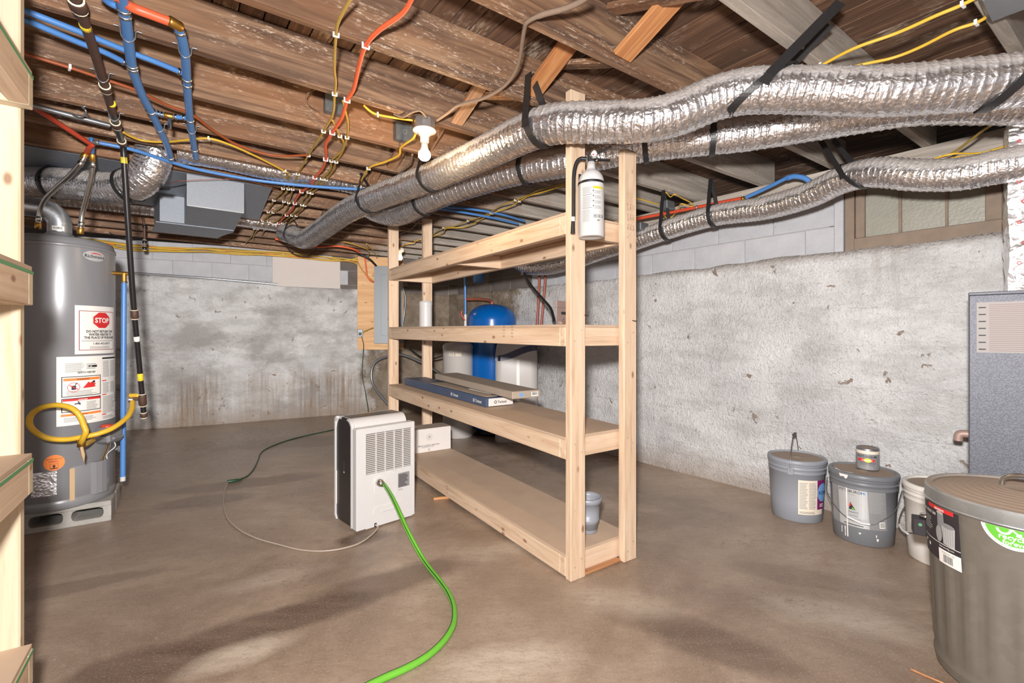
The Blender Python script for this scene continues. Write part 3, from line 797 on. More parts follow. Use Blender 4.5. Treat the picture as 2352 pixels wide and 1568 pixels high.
duct1 = root('foil_duct', 'long silver foil flex duct sweeping across the ceiling in front of the shelf post', 'duct', d1[11])
mb.build('foil_sleeve', M['foil'], duct1)
d2 = [P(812, 452, 3.95), P(850, 478, 3.75), P(890, 492, 3.55), P(930, 488, 3.38), P(1000, 452, 3.08), P(1100, 417, 2.87), P(1200, 390, 2.70), P(1300, 372, 2.56), P(1400, 350, 2.46), P(1500, 332, 2.38), P(1600, 320, 2.30), P(1720, 306, 2.22), P(1850, 284, 2.12), P(1980, 262, 2.04), P(2100, 243, 1.97), P(2230, 238, 1.90), P(2400, 238, 1.82), P(2560, 235, 1.76)]
mb, path2 = ribbed(d2, .082, .032, seed=4)
duct2 = root('foil_duct', 'second silver foil flex duct hanging just behind and below the long one', 'duct', d2[8])
mb.build('foil_sleeve', M['foil'], duct2)
d3 = [P(1180, 596, 4.60), P(1215, 612, 4.45), P(1260, 612, 4.28), P(1320, 598, 4.08), P(1385, 575, 3.88), P(1450, 556, 3.68), P(1530, 528, 3.46), P(1640, 495, 3.20), P(1760, 477, 2.92), P(1860, 448, 2.68), P(1935, 413, 2.50), P(2010, 396, 2.34), P(2100, 402, 2.20), P(2200, 400, 2.08), P(2290, 384, 1.99), P(2420, 360, 1.88), P(2560, 345, 1.80)]
mb, path3 = ribbed(d3, .073, .026, seed=8)
duct3 = root('foil_duct', 'silver foil flex duct running along the white wall past the window', 'duct', d3[7])
mb.build('foil_sleeve', M['foil'], duct3)
d4 = [P(-140, 398, 3.3), P(0, 412, 3.15), P(60, 417, 3.05), P(120, 420, 3.0), P(180, 425, 2.95), P(240, 432, 2.9), P(285, 430, 2.86), P(318, 417, 2.83), P(340, 396, 2.82), P(350, 372, 2.82), P(354, 352, 2.82), P(355, 343, 2.82)]
mb, path4 = ribbed(d4, .096, .022, seed=12)
duct4 = root('foil_duct', 'silver foil flex duct above the water heater, elbowing up to the joists', 'duct', d4[4])
mb.build('foil_sleeve', M['foil'], duct4)
# two ducts lying up in the joist bays
def bay(s0, s1, t, z, r, label, u):
    pts = [ST(s0+(s1-s0)*i/5, t, z+.006*math.sin(i*2.1)) for i in range(6)]
    mb, _ = ribbed(pts, r, .03, seed=u, n=22); rt = root('bay_duct', label, 'duct', pts[2]); mb.build('foil_sleeve', M['foil'], rt)
bay(.06, 1.25, 3.535, 2.262, .080, 'dusty foil duct tucked up between the joists beside the cable crossings', 20)
bay(-1.9, .95, 5.16, 2.235, .075, 'dusty foil duct tucked between the far joists behind the square sheet metal duct', 25)
# straps
def upz(q, du=0, z=2.2): return Vector((q.x+du, q.y, z))
S = [(path1, P(985, 408, 2.77), R1*1.05, 'black strap round the long foil duct, just below the lit bulb'),
     (path1, P(1240, 295, 2.04), R1*1.05, 'wide black strap round the long foil duct, left of the shelf post top'),
     (path1, P(845, 462, 3.24), R1*1.05, 'black strap round the long foil duct, nearest its lower left bend'),
     (path1, P(1745, 208, 1.75), R1*1.05, 'slanting black strap round the long foil duct, right of the shelf posts'),
     (path1, P(2335, 184, 1.50), R1*1.05, 'black strap round the long foil duct at the right edge'),
     (path1, P(672, 540, 4.3), R1*1.05, 'black strap at the far lower end of the long foil duct'),
     (path2, P(1208, 388, 2.69), .087, 'black strap round the second foil duct, between bulb and shelf post'),
     (path2, P(975, 464, 3.18), .087, 'black strap round the second foil duct, above the far shelf posts'),
     (path2, P(1636, 317, 2.28), .087, 'black strap round the second foil duct, right of the shelf posts'),
     (path2, P(1485, 334, 2.39), .087, 'black strap round the second foil duct, where both ducts touch'),
     (path3, P(1637, 495, 3.2), .077, 'black strap round the wall-side foil duct, below the red pipe'),
     (path3, P(1528, 529, 3.46), .077, 'black strap round the wall-side foil duct, nearest the shelf'),
     (path3, P(1962, 404, 2.44), .077, 'black strap round the wall-side foil duct, beside the window'),
     (path4, P(128, 419, 2.99), .102, 'black strap round the foil duct above the heater, left of the hoses'),
     (path4, P(300, 427, 2.85), .102, 'black strap round the foil duct above the heater, at its elbow')]
for k, (pth, q, r, lab) in enumerate(S):
    c, t = nearest(pth, q); side = t.cross(UP).normalized()
    tails = []
    if k in (0, 2, 5, 6, 7): tails = [(1, c+side*(r*.3)+UP*(2.24-c.z)), (-1, c-side*(r*.1)+UP*(2.24-c.z)+side*.05)]
    elif k == 1: tails = [(1, c+side*.02+UP*(2.27-c.z)+t*.0), (-1, c-side*.0+UP*(2.27-c.z))]
    elif k == 3: tails = [(1, c+side*r*.7+UP*(2.3-c.z)), (-1, c-side*r*.7+UP*(2.3-c.z))]
    elif k == 4: tails = [(1, c+side*r+UP*(2.28-c.z)+t*.05)]
    elif k == 9: tails = [(-1, c-side*.10+UP*(2.28-c.z))]
    elif k == 8: tails = [(-1, P(1563, 140, 2.12))]
    elif k in (10, 11): tails = [(1, c+side*.0+UP*(2.2-c.z)-t*.02), (-1, c-side*.03+UP*(2.2-c.z)-t*.03)]
    elif k == 12: tails = [(-1, c-side*.05+UP*(2.2-c.z)), (1, c+side*.05+UP*(2.2-c.z))]
    elif k == 13: tails = [(1, c+side*.04+UP*(2.2-c.z)), (-1, c-side*.04+UP*(2.2-c.z))]
    elif k == 14: tails = [(-1, P(392, 440, 2.85)+UP*.02)]
    strap(pth, q, r, lab, tails, w=.036 if k in (1, 3, 4) else .026, lean={3: 1.15, 4: .9, 12: -.8, 1: -.25, 0: -.2, 2: -.2}.get(k, 0))

# sheet metal: panned joist cover, square duct ---------------------------------
ps = root('joist_bay_cover', 'flat blue-grey sheet metal panning nailed under the joists, left of the cable crossings', 'duct cover', ST(-.5, 4.3, JZ-.003))
poly = [(-3.6, 3.775), (.63, 3.775), (.71, 4.92), (-3.6, 4.92)]
pp = [ST(s_, t_, 0) for s_, t_ in poly]
mb = MB().prism([(p.x, p.y) for p in pp], JZ-.006, JZ-.0045); mb.build('metal_sheet', M['sheet'], ps)
for s_, t_ in ((.69, 3.8), (.70, 4.2), (.70, 4.9)):
    c = ST(s_-.05, t_, JZ-.008); MB().lathe([(0, -.002), (.006, 0), (.006, .002)], 8, M=Matrix.Translation(c)).build('nail_head', M['steel'], ps)
sd = root('square_duct', 'stepped galvanised sheet metal duct box hanging from the blue-grey panning', 'duct', ST(.28, 4.3, 1.99))
zt_ = JZ-.0065
def stprism(poly, z0, z1, m, name):
    pp = [ST(a, b, 0) for a, b in poly]; return MB().prism([(p.x, p.y) for p in pp], z0, z1).build(name, m, sd)
stprism([(.125, 3.80), (.447, 3.80), (.47, 4.60), (.38, 4.93), (.125, 4.93)], 1.99, zt_, M['sheet'], 'duct_body')
stprism([(.118, 3.788), (.452, 3.788), (.452, 3.80), (.118, 3.80)], 1.985, zt_-.001, M['spangle'], 'front_panel')
stprism([(-.03, 4.47), (.1245, 4.47), (.1245, 4.93), (-.07, 4.93)], 1.99, zt_, M['sheet'], 'side_box')
stprism([(-.03, 4.455), (.122, 4.455), (.122, 4.4695), (-.03, 4.4695)], 1.988, zt_-.001, M['spangle'], 'side_panel')
stprism([(-.055, 4.5), (.46, 4.5), (.38, 4.94), (-.085, 4.94)], 1.984, 1.9895, M['sheet'], 'bottom_flange')
stprism([(.12, 3.787), (.45, 3.787), (.45, 3.81), (.12, 3.81)], 1.981, 1.985, M['galv'], 'drive_seam')

# ================================================================== PIPES AND CABLES ON THE CEILING
def clipM(p, t):
    return frameM(p, t.cross(UP), UP)
_clip = {}
def cable(name, label, cat, pts, r, m, clips=(), group=None, ends=None, n=8, k=6, extra=None, clipz=None):
    sp = smooth_pts(pts, k)
    rt = root(name, label, cat, sp[len(sp)//2], group=group)
    MB().tube(sp, r, n).build('sheath' if 'cable' in name or 'cord' in name else 'pipe_run', m, rt)
    for q in clips:
        c, t = nearest(sp, Vector(q))
        t2 = Vector((t.x, t.y, 0)).normalized() if Vector((t.x, t.y, 0)).length > 1e-4 else Vector((1, 0, 0))
        wd = r*2+.012
        b = MB(); b.box((-wd/2, -.004, -r-.003), (wd/2, .004, -r+.001), bev=.001); b.box((-wd/2, -.004, -r), (-wd/2+.006, .004, r+.002)); b.box((wd/2-.006, -.004, -r), (wd/2, .004, r+.002))
        b.build('staple', M['clip'], rt, frameM(c, UP.cross(t2), UP))
    return rt, sp
Z = 2.189
def cz(lst, z=Z): return [C(u, v, z) for u, v in lst]
YA = [(812, -14), (780, 45), (772, 80), (768, 150), (771, 190), (768, 222), (764, 262), (743, 302), (722, 335), (708, 357), (692, 385), (684, 400), (678, 420), (672, 435), (663, 466), (657, 483), (638, 506), (624, 512), (608, 527), (600, 544)]
YAc = [(772, 76), (768, 218), (743, 302), (708, 357), (684, 400), (672, 435), (663, 466), (624, 512), (608, 527)]
RR = [(952, -14), (925, 30), (870, 70), (840, 105), (825, 150), (812, 205), (797, 230), (785, 270), (763, 305), (748, 332), (749, 350), (748, 366), (740, 388), (723, 408), (716, 424), (692, 440), (681, 455), (677, 467), (670, 482), (658, 494), (640, 513), (638, 524), (641, 533), (640, 548)]
RRc = [(841, 103), (797, 229), (763, 305), (748, 366), (723, 408), (692, 440), (676, 467), (658, 494), (640, 513), (641, 533)]
YB = [(788, 232), (793, 255), (799, 284), (797, 316), (785, 350), (772, 372), (764, 392), (749, 413), (730, 432), (716, 444), (708, 458), (700, 472), (690, 484), (680, 496), (661, 515), (656, 524), (652, 533), (642, 549)]
YBc = [(797, 316), (772, 372), (749, 413), (716, 444), (700, 472), (680, 496), (661, 515)]
YC = [(764, 277), (781, 313), (789, 326), (787, 343), (775, 355), (761, 370), (759, 389), (739, 411), (722, 428), (708, 442), (696, 458), (693, 471), (682, 484), (670, 495), (649, 513), (647, 529)]
YCc = [(781, 313), (761, 370), (739, 411), (708, 442), (693, 471), (670, 495), (649, 513)]
YD = [(661, 396), (658, 415), (650, 433), (638, 450), (629, 460), (620, 475), (616, 487), (612, 499), (603, 507), (592, 516), (584, 525), (579, 541), (565, 557)]
YE = [(664, 401), (663, 418), (662, 434), (652, 447), (652, 463), (642, 478), (627, 488), (615, 497), (617, 510), (602, 517), (592, 526), (583, 542), (581, 556)]
cab = [('yellow_cable', 'long yellow cable crossing under the joists just left of the red one', YA, M['oldyellow'], YAc),
       ('red_cable', 'thick orange-red cable looping down under the joists, beside the yellow one', RR, M['orange'], RRc),
       ('yellow_cable', 'yellow cable leaving the square junction box and joining the red cable on its right', YB, M['oldyellow'], YBc),
       ('yellow_cable', 'yellow cable crossing behind the red cable, second on its right', YC, M['oldyellow'], YCc),
       ('yellow_cable', 'outer left yellow cable of the lower bundle next to the panning sheet', YD, M['oldyellow'], [(650, 433), (629, 460), (616, 487), (603, 507), (584, 525)]),
       ('yellow_cable', 'yellow cable second from the panning sheet in the lower bundle', YE, M['oldyellow'], [(662, 434), (652, 463), (627, 488), (617, 510), (592, 526)])]
for nm, lab, pts, m, cl in cab:
    r = .0085 if nm == 'red_cable' else .0055
    zz = Z if nm != 'yellow_cable' or 'behind' not in lab else Z+.001
    cable(nm, lab, 'cable', cz(pts, zz), r, m, [C(u, v, zz) for u, v in cl])
cable('yellow_cable', 'yellow cable sagging from above the blue pipes towards the lower bundle', 'cable', cz([(284, 304), (300, 313), (330, 323), (380, 326), (430, 321), (480, 318), (530, 333), (580, 355), (620, 375), (660, 396)], 2.18), .006, M['yellow'], [C(480, 318, 2.18), C(660, 394, 2.18)])
cable('yellow_cable', 'yellow cable dropping from the lamp box in an S to the long foil duct', 'cable', [C(955, 305, 2.17), C(948, 318, 2.17), C(921, 338, 2.19), C(916, 356, 2.18), C(886, 371, 2.18), C(850, 384, 2.18), C(835, 405, 2.18), C(826, 428, 2.185), C(827, 445, 2.19)], .0065, M['yellow'], [C(842, 388, 2.18), C(826, 428, 2.185)])
cable('yellow_cable', 'orange-yellow cable curving along the joist side to the lamp box', 'cable', [C(834, 240, 2.25), C(850, 255, 2.24), C(868, 263, 2.23), C(905, 270, 2.22), C(948, 276, 2.215)], .006, M['yellow'], [C(868, 263, 2.23)])
cable('brown_cable', 'orange-brown cable draped across the joists from the left frame to the crossings', 'cable', cz([(50, 118), (66, 126), (160, 155), (240, 182), (320, 210), (380, 240), (440, 263), (490, 300), (540, 330), (600, 351), (650, 358), (706, 356)], 2.185), .007, M['brown'], [C(160, 155, 2.185)])
cable('fabric_cable', 'thick old fabric cable winding down from the top edge to the lamp box', 'cable', cz([(1358, -14), (1330, 6), (1290, 22), (1245, 34), (1212, 50), (1205, 66), (1200, 95), (1195, 130), (1186, 160), (1170, 186), (1145, 208), (1110, 226), (1080, 234), (1050, 243), (1030, 258), (1004, 276)], 2.186), [.0095]*20+[.0075]*71, M['cloth'], [])
cable('fabric_cable', 'short old fabric cable arching into the left of the lamp box', 'cable', [C(905, 262, 2.21), C(925, 268, 2.19), C(945, 258, 2.185), C(965, 254, 2.185), C(978, 268, 2.185), C(981, 278, 2.19)], .006, M['cloth'])
cable('fabric_cable', 'old fabric cable trailing from below the lamp down to the foil duct', 'cable', [C(947, 355, 2.2), C(942, 375, 2.19), C(925, 392, 2.19), C(905, 410, 2.19)], .006, M['cloth'])
cable('fabric_cable', 'thin old wire hooked on the joist left of the square junction box', 'cable', [C(724, 205, 2.3), C(706, 216, 2.28), C(705, 232, 2.27), C(718, 248, 2.26), C(734, 256, 2.27)], .003, M['cloth'])
# right of the shelf
cable('yellow_cable', 'upper bright yellow cable stapled to the grey joists, top right', 'cable', cz([(1874, 157), (1960, 112), (2060, 76), (2150, 36), (2212, 10), (2290, -30)]), .0062, M['yellow'], [C(1878, 155, Z), C(2210, 11, Z)])
cable('yellow_cable', 'lower bright yellow cable curving up to the box at the top right', 'cable', cz([(1925, 162), (1990, 146), (2050, 133), (2110, 110), (2190, 70), (2243, 52), (2275, 32), (2292, 10)]), .006, M['yellow'], [C(2243, 53, Z)])
cable('yellow_cable', 'dusty yellow cable climbing behind the ducts above the window', 'cable', cz([(2150, 366), (2190, 350), (2225, 325), (2260, 298), (2300, 275)], 2.05), .006, M['oldyellow'], [C(2165, 362, 2.05)])
cable('yellow_cable', 'yellow cable running right above the window towards the foil plenum', 'cable', cz([(2140, 366), (2190, 353), (2260, 350), (2352, 320)], 2.04), .005, M['yellow'])
cable('yellow_cable', 'thin yellow cable above the window, just below the other one', 'cable', cz([(2150, 371), (2200, 360), (2270, 354), (2352, 338)], 2.035), .004, M['yellow'])
st1 = [(1310, 417), (1242, 435), (1215, 447), (1184, 460), (1155, 470), (1126, 488), (1100, 500), (1075, 507), (1045, 519), (1019, 523), (1003, 532), (993, 541)]
st2 = [(1310, 421), (1250, 440), (1214, 450), (1193, 462), (1165, 478), (1131, 490), (1094, 510), (1066, 522), (1026, 524), (1018, 535), (993, 543)]
cable('yellow_cable', 'yellow cable strand twisting above the top shelf, upper of two', 'cable', cz(st1, 2.186), .0055, M['oldyellow'], [C(1184, 460, 2.186), C(1126, 488, 2.186), C(1075, 507, 2.186), C(1019, 523, 2.186)])
cable('yellow_cable', 'yellow cable strand twisting above the top shelf, lower of two', 'cable', cz(st2, 2.19), .0055, M['yellow'], [C(1193, 462, 2.19), C(1131, 490, 2.19)])
cable('fabric_cable', 'dark grey cable rising from the far shelf post to the second duct', 'cable', cz([(918, 538), (945, 525), (960, 510), (985, 495), (1000, 485), (1030, 472)], 2.185), .006, M['cloth'])
cable('yellow_cable', 'yellow loop of cable hanging at the small box right of the shelf', 'cable', [C(1530, 442, 2.110), C(1540, 452, 2.100), C(1550, 446, 2.100), C(1566, 455, 2.100), C(1590, 467, 2.090), C(1588, 474, 2.080), C(1565, 468, 2.090), C(1558, 480, 2.080), C(1545, 496, 2.070), C(1530, 500, 2.060), C(1522, 484, 2.080)], .0045, M['yellow'])
cable('yellow_cable', 'yellow cable coming straight into the small box right of the shelf', 'cable', [C(1452, 453, 2.120), C(1480, 460, 2.120), C(1514, 470, 2.120)], .005, M['yellow'])
cable('yellow_cable', 'yellow cable skimming along the top of the wall-side duct', 'cable', [C(1722, 462, 2.02), C(1770, 455, 2.02), C(1840, 440, 2.03)], .004, M['yellow'])
cable('yellow_cable', 'short yellow cable hooking round the far left post top', 'cable', cz([(920, 568), (935, 560), (950, 558), (955, 553), (966, 550)], 2.17), .006, M['yellow'])
cable('yellow_cable', 'yellow cable slanting down to the plywood board, left one', 'cable', cz([(790, 555), (815, 562), (845, 574), (846, 588)], 2.17), .006, M['yellow'])
cable('yellow_cable', 'yellow cable slanting down to the plywood board, right one', 'cable', cz([(842, 560), (850, 568), (858, 576), (866, 592)], 2.17), .006, M['yellow'])

# bundle of cables along the back wall ----------------------------------------
rb = random.Random(11)
for k in range(9):
    off = .10+.035*(k % 3)+rb.uniform(-.01, .01); dz = -.012*(k//3)
    pts = []
    for u, z in ((150, 2.20), (230, 2.17), (300, 2.15), (380, 2.14), (470, 2.15), (560, 2.16), (650, 2.17), (740, 2.165), (790, 2.15), (822, 2.11+.012*k)):
        p = hit(WBP, u); kk = 1-off/p.length
        pts.append(Vector((p.x*kk, p.y*kk, z+dz+rb.uniform(-.02, .02)-(.03 if k in (7, 8) and 240 < u < 400 else 0))))
    m = M['orange'] if k == 3 else (M['oldyellow'] if k % 2 else M['yellow'])
    rt = cable('bundle_cable', 'orange cable in the bundle along the top of the back wall' if k == 3 else 'one of the yellow cables bundled along the top of the back wall', 'cable', pts, .0065, m,
               [pts[6]] if k == 0 else [], group=None if k == 3 else 'yellow cables bundled along the back wall')
cable('red_cable', 'red cable snaking along the bundle to the plywood board', 'cable', [C(632, 548, 2.17), C(660, 556, 2.15), C(690, 563, 2.15), C(730, 567, 2.15), C(775, 565, 2.15), C(812, 572, 2.14), C(826, 580, 2.13)], .011, M['orange'])
cable('black_cable', 'black cable hanging in a loop below the bundle at the patch panel', 'cable', [P(655, 560, 5.7), P(668, 578, 5.7), P(690, 588, 5.72), P(712, 586, 5.75), P(728, 572, 5.8)], .006, M['black'])
cable('black_cable', 'black cable sagging in the bundle just right of the gas pipe', 'cable', [P(235, 520, 5.0), P(262, 540, 5.0), P(295, 548, 5.05), P(330, 545, 5.15)], .005, M['black'])
cable('black_cable', 'thick black cable curving down into the breaker panel', 'cable', [P(770, 572, 6.2), P(800, 573, 6.2), P(830, 585, 6.25), P(850, 596, 6.3), P(864, 610, 6.4)], .014, M['black'])
cable('red_cable', 'red cable bending down the plywood board into the panel side', 'cable', [P(838, 590, 6.43), P(841, 615, 6.43), P(843, 632, 6.43), P(850, 643, 6.43), P(858, 647, 6.43)], .011, M['orange'])
cable('yellow_cable', 'yellow cable curving down the plywood board beside the red one', 'cable', [P(816, 585, 6.4), P(826, 610, 6.42), P(842, 632, 6.43), P(857, 645, 6.43)], .008, M['oldyellow'])

# plumbing --------------------------------------------------------------------
def fitting(rt, p, t, r, L, m, rings=True, name='coupling'):
    Mx = frameM(Vector(p)-Vector(t).normalized()*L/2, t, UP if abs(Vector(t).normalized().z) < .9 else Vector((0, 1, 0)))
    R_ = Matrix.Rotation(PI/2, 4, 'Y')
    MB().lathe([(0, 0), (r*.8, 0), (r, L*.12), (r, L*.88), (r*.8, L), (0, L)], 14, M=Mx @ R_).build(name, m, rt)
    if rings:
        MB().lathe([(r*.75, -.004), (r*.95, -.003), (r*.95, 0), (r*.75, .001)], 14, M=Mx @ R_).build('sealant_ring', M['dope'], rt)
        MB().lathe([(r*.75, L), (r*.95, L), (r*.95, L+.004), (r*.75, L+.005)], 14, M=Mx @ R_).build('sealant_ring', M['dope'], rt)
def hook(rt, q, sp, r, m=None):
    c, t = nearest(sp, Vector(q)); side = t.cross(UP).normalized()
    pts = [c+side*(r+.022)+UP*(r+.012), c+side*(r+.006)+UP*(r+.01), c+side*(r+.002), c-UP*(r+.002), c-side*(r+.002), c-side*(r+.006)+UP*(r+.01), c-side*(r+.022)+UP*(r+.012)]
    MB().tube(smooth_pts(pts, 5), .0028, 6).build('pipe_hook', m or M['steel'], rt)
gz = 2.165
gp = [C(166, -20, gz), C(178, 10, gz), C(208, 92, gz), C(240, 195, gz), C(262, 270, gz), C(275, 312, gz), C(281, 330, gz), P(284, 352, 2.56), P(292, 480, 2.63), P(306, 690, 2.75), P(319, 830, 2.84), P(330, 948, 2.9)]
sp = smooth_pts(gp, 6)
gas = root('gas_pipe', 'black iron gas pipe along the joists that drops beside the water heater', 'pipe', gp[7])
i_ = 24
MB().tube(sp[:i_], .0155, 12).build('upper_run', M['rust'], gas); MB().tube(sp[i_-1:], .0145, 12).build('drop_leg', M['blackpipe'], gas)
fitting(gas, gp[1], gp[2]-gp[1], .024, .05, M['rust']); fitting(gas, C(242, 201, gz), gp[4]-gp[3], .022, .045, M['rust'])
fitting(gas, C(266, 285, gz), gp[4]-gp[3], .023, .06, M['rust'], name='tee'); fitting(gas, C(280, 326, gz), gp[6]-gp[5], .022, .04, M['rust'], name='elbow')
def gl(v): 
    a = P(292, 480, 2.63); 
    lst = [(352, 284, 2.56), (480, 292, 2.63), (690, 306, 2.75), (830, 319, 2.84), (948, 330, 2.9)]
    for (v0, u0, y0), (v1, u1, y1) in zip(lst, lst[1:]):
        if v <= v1: k = (v-v0)/(v1-v0); return P(u0+(u1-u0)*k, v, y0+(y1-y0)*k)
    return P(330, v, 2.9)
dn = gp[9]-gp[8]
fitting(gas, gl(722), dn, .02, .05, M['rust']); fitting(gas, gl(918), dn, .021, .075, M['rust'], name='tee'); fitting(gas, gl(953), dn, .018, .03, M['rust'], name='end_cap')
for v, L in ((866, .05), (778, .035)):
    fitting(gas, gl(v), dn, .0152, L, M['yellowtag'] if v == 866 else M['paper'], rings=False, name='pipe_tag')
fitting(gas, C(196, 60, gz), gp[2]-gp[1], .0164, .03, M['yellowtag'], False, 'pipe_tag'); fitting(gas, gl(368), dn, .0152, .04, M['yellowtag'], False, 'pipe_tag'); fitting(gas, C(256, 238, gz), gp[4]-gp[3], .0164, .02, M['yellowtag'], False, 'pipe_tag')
for u, v in ((240, 185), (268, 272)): hook(gas, C(u, v, gz), sp, .0155)
cable('galvanised_pipe', 'grey metal pipe joining the gas pipe from the left along the joists', 'pipe', cz([(40, 233), (66, 240), (150, 262), (252, 288)], 2.165), .0125, M['steel'])
# blue supply pipes
bz = 2.168
def pexrun(label, lst, r, m, hooks=(), rings=(), z=bz, name='water_pipe'):
    rt, sp = cable(name, label, 'pipe', [C(u, v, z) if not isinstance(u, Vector) else u for u, v in lst], r, m, n=12)
    for u, v in hooks: hook(rt, C(u, v, z), sp, r)
    for u, v in rings:
        c, t = nearest(sp, C(u, v, z)); fitting(rt, c, t, r+.0035, .009, M['chrome'], False, 'clamp_ring')
    return rt, sp
p1, sp1 = pexrun('thick blue water pipe, left of two crossing under the joists', [(279, -20), (284, 20), (291, 60), (297, 110), (304, 155), (315, 190), (330, 225), (346, 255), (366, 295), (382, 330), (393, 366)], .0165, M['pexblue'], [(300, 88), (366, 295)], [(286, 20), (288, 32), (301, 145), (305, 157), (349, 258), (394, 362)])
p2, sp2 = pexrun('thick blue water pipe, right of two, starting at the brass elbow', [(408, 62), (415, 78), (424, 115), (428, 160), (430, 200), (434, 250), (440, 300), (450, 362)], .0155, M['pexblue'], [(425, 122), (438, 302)], [(412, 70), (429, 178), (431, 190), (435, 272), (441, 340)])
p3, _ = pexrun('orange pipe running along the joists into the brass elbow', [(268, -10), (300, 15), (340, 31), (396, 52)], .0155, M['pexorange'])
fitting(p3, C(402, 55, bz), C(410, 60, bz)-C(396, 52, bz), .017, .045, M['brass'], False, 'elbow')
pexrun('upper thin blue pipe running from the left frame to the right blue pipe', [(40, 18), (66, 28), (180, 72), (300, 120), (360, 143), (420, 168)], .0105, M['pexblue'], z=2.18, rings=[(412, 165)])
pexrun('lower thin blue pipe running from the left frame to the left blue pipe', [(40, 38), (66, 49), (180, 97), (240, 120), (290, 145)], .0105, M['pexblue'], z=2.18, rings=[(286, 143)])
pexrun('short blue pipe stub joining the left blue pipe at the top edge', [(232, -12), (250, 5), (280, 20)], .011, M['pexblue'], z=2.178)
p4, _ = pexrun('short blue link pipe with a brass valve between the two thick blue pipes', [(350, 257), (375, 264), (400, 268), (428, 271)], .0105, M['pexblue'], rings=[(362, 261), (370, 263), (405, 269), (422, 271)])
fitting(p4, C(388, 266, bz), C(400, 268, bz)-C(380, 264, bz), .014, .04, M['brass'], False, 'valve_body')
MB().box((-.008, -.006, -.055), (.008, .006, 0), bev=.003).build('valve_handle', M['chrome'], p4, frameM(C(390, 270, bz-.01), Vector((1, 0, 0)), UP))
cable('water_pipe', 'orange-red pipe slanting down to the left flexible hose', 'pipe', [C(40, 218, 2.19), C(66, 238, 2.185), C(130, 280, 2.175), C(207, 330, 2.165)], .0125, M['pexred'])
p5, _ = pexrun('long thin blue pipe running along the panning sheet to the ducts', [(216, 326), (260, 334), (310, 345), (390, 371), (450, 388), (540, 406), (620, 418), (720, 428), (850, 436)], .0105, M['pexblue'], z=2.165)
fitting(p5, C(222, 327, 2.165), Vector((1, 0, 0)), .014, .03, M['steel'], False, 'elbow')
pexrun('blue pipe passing above the top shelf, nearer of two', [(1000, 478), (1060, 487), (1130, 500), (1190, 514)], .0105, M['pexblue'], z=2.18)
pexrun('blue pipe passing above the top shelf, farther of two', [(1000, 474), (1080, 480), (1150, 492), (1205, 508)], .0105, M['pexblue'], z=2.19)
# right-hand red and blue pair
rp, spp = cable('water_pipe', 'red pipe above the wall-side duct with a brass joint', 'pipe', [C(1400, 518, 2.06), C(1455, 504, 2.06), C(1560, 484, 2.07), C(1640, 468, 2.07), C(1702, 456, 2.07)], .0125, M['pexred'], n=12)
fitting(rp, C(1706, 456, 2.07), C(1712, 452, 2.07)-C(1702, 456, 2.07), .015, .03, M['brass'], False, 'joint'); fitting(rp, C(1600, 476, 2.07), C(1640, 468, 2.07)-C(1560, 484, 2.07), .015, .015, M['steel'], False, 'pipe_clamp')
bp, _ = cable('water_pipe', 'blue pipe rising right from the red one to a blue elbow', 'pipe', [C(1714, 453, 2.07), C(1760, 432, 2.09), C(1806, 409, 2.11)], .0125, M['pexblue'], n=12)
MB().tube(smooth_pts([C(1808, 409, 2.11), C(1825, 405, 2.12), C(1845, 408, 2.11), C(1858, 415, 2.09)], 5), .016, 12).build('elbow', M['pexblue'], bp)
MB().tube([C(1858, 415, 2.09), C(1884, 426, 2.06)], .013, 12).build('steel_stub', M['steel'], bp)
# hose connectors to the heater
HXc = Vector((-2.745, 2.827, 0))
def flexh(label, pts, ru):
    rt = root('flexible_hose', label, 'hose', pts[-1])
    sp = smooth_pts(pts, 8); MB().tube(sp, .0125, 12).build('braided_hose', M['chrome'], rt)
    for a, b, L in ((pts[0], pts[1], .045), (pts[-1], pts[-2], .04)):
        t = (b-a); fitting(rt, a+t.normalized()*L*.5, t, .0155, L, M['brass'], False, 'hex_nut')
        fitting(rt, a+t.normalized()*(L+.02), t, .0145, .03, M['chrome'], False, 'ferrule')
    return rt
flexh('left braided metal hose curving down onto the water heater', [P(197, 352, 2.62), P(186, 374, 2.62), P(160, 403, 2.66), P(128, 432, 2.70), P(103, 458, 2.72), P(91, 487, 2.74), P(87, 526, 2.75)], 0)
flexh('right braided metal hose dropping straight onto the water heater', [P(212, 352, 2.64), P(213, 376, 2.66), P(209, 412, 2.69), P(199, 452, 2.72), P(189, 492, 2.75), P(184, 538, 2.76)], 0)
cable('water_pipe', 'short orange-red pipe piece above the left flexible hose', 'pipe', [C(212, 332, 2.16), C(205, 340, 2.15), P(199, 350, 2.62)], .0125, M['pexred'])
cable('water_pipe', 'short blue elbow pipe above the right flexible hose', 'pipe', [C(210, 318, 2.2), C(211, 330, 2.17), P(212, 350, 2.64)], .0115, M['pexblue'])
# small capped gas stub near the bundle
sb = root('pipe_stub', 'thin rusty capped pipe stub hanging in the cable bundle', 'pipe', P(331, 520, 4.6))
MB().tube([C(316, 448, 2.24), P(326, 490, 4.5), P(332, 520, 4.55), P(332, 570, 4.55)], .012, 10).build('pipe_run', M['rust'], sb)
for v in (493, 520, 556, 570): fitting(sb, P(327+5*(v > 500), v, 4.55), UP, .018, .035, M['blackpipe'], v > 540)
# hook on pipe
tag(MB().tube(smooth_pts([C(166, 262, 2.15), C(176, 266, 2.14), C(188, 268, 2.14), C(197, 262, 2.15), C(196, 252, 2.165), C(189, 247, 2.18), C(196, 244, 2.19)], 5), .004, 6).build('s_hook', M['steel']), 'small metal S hook strapped to the grey pipe', 'hook')
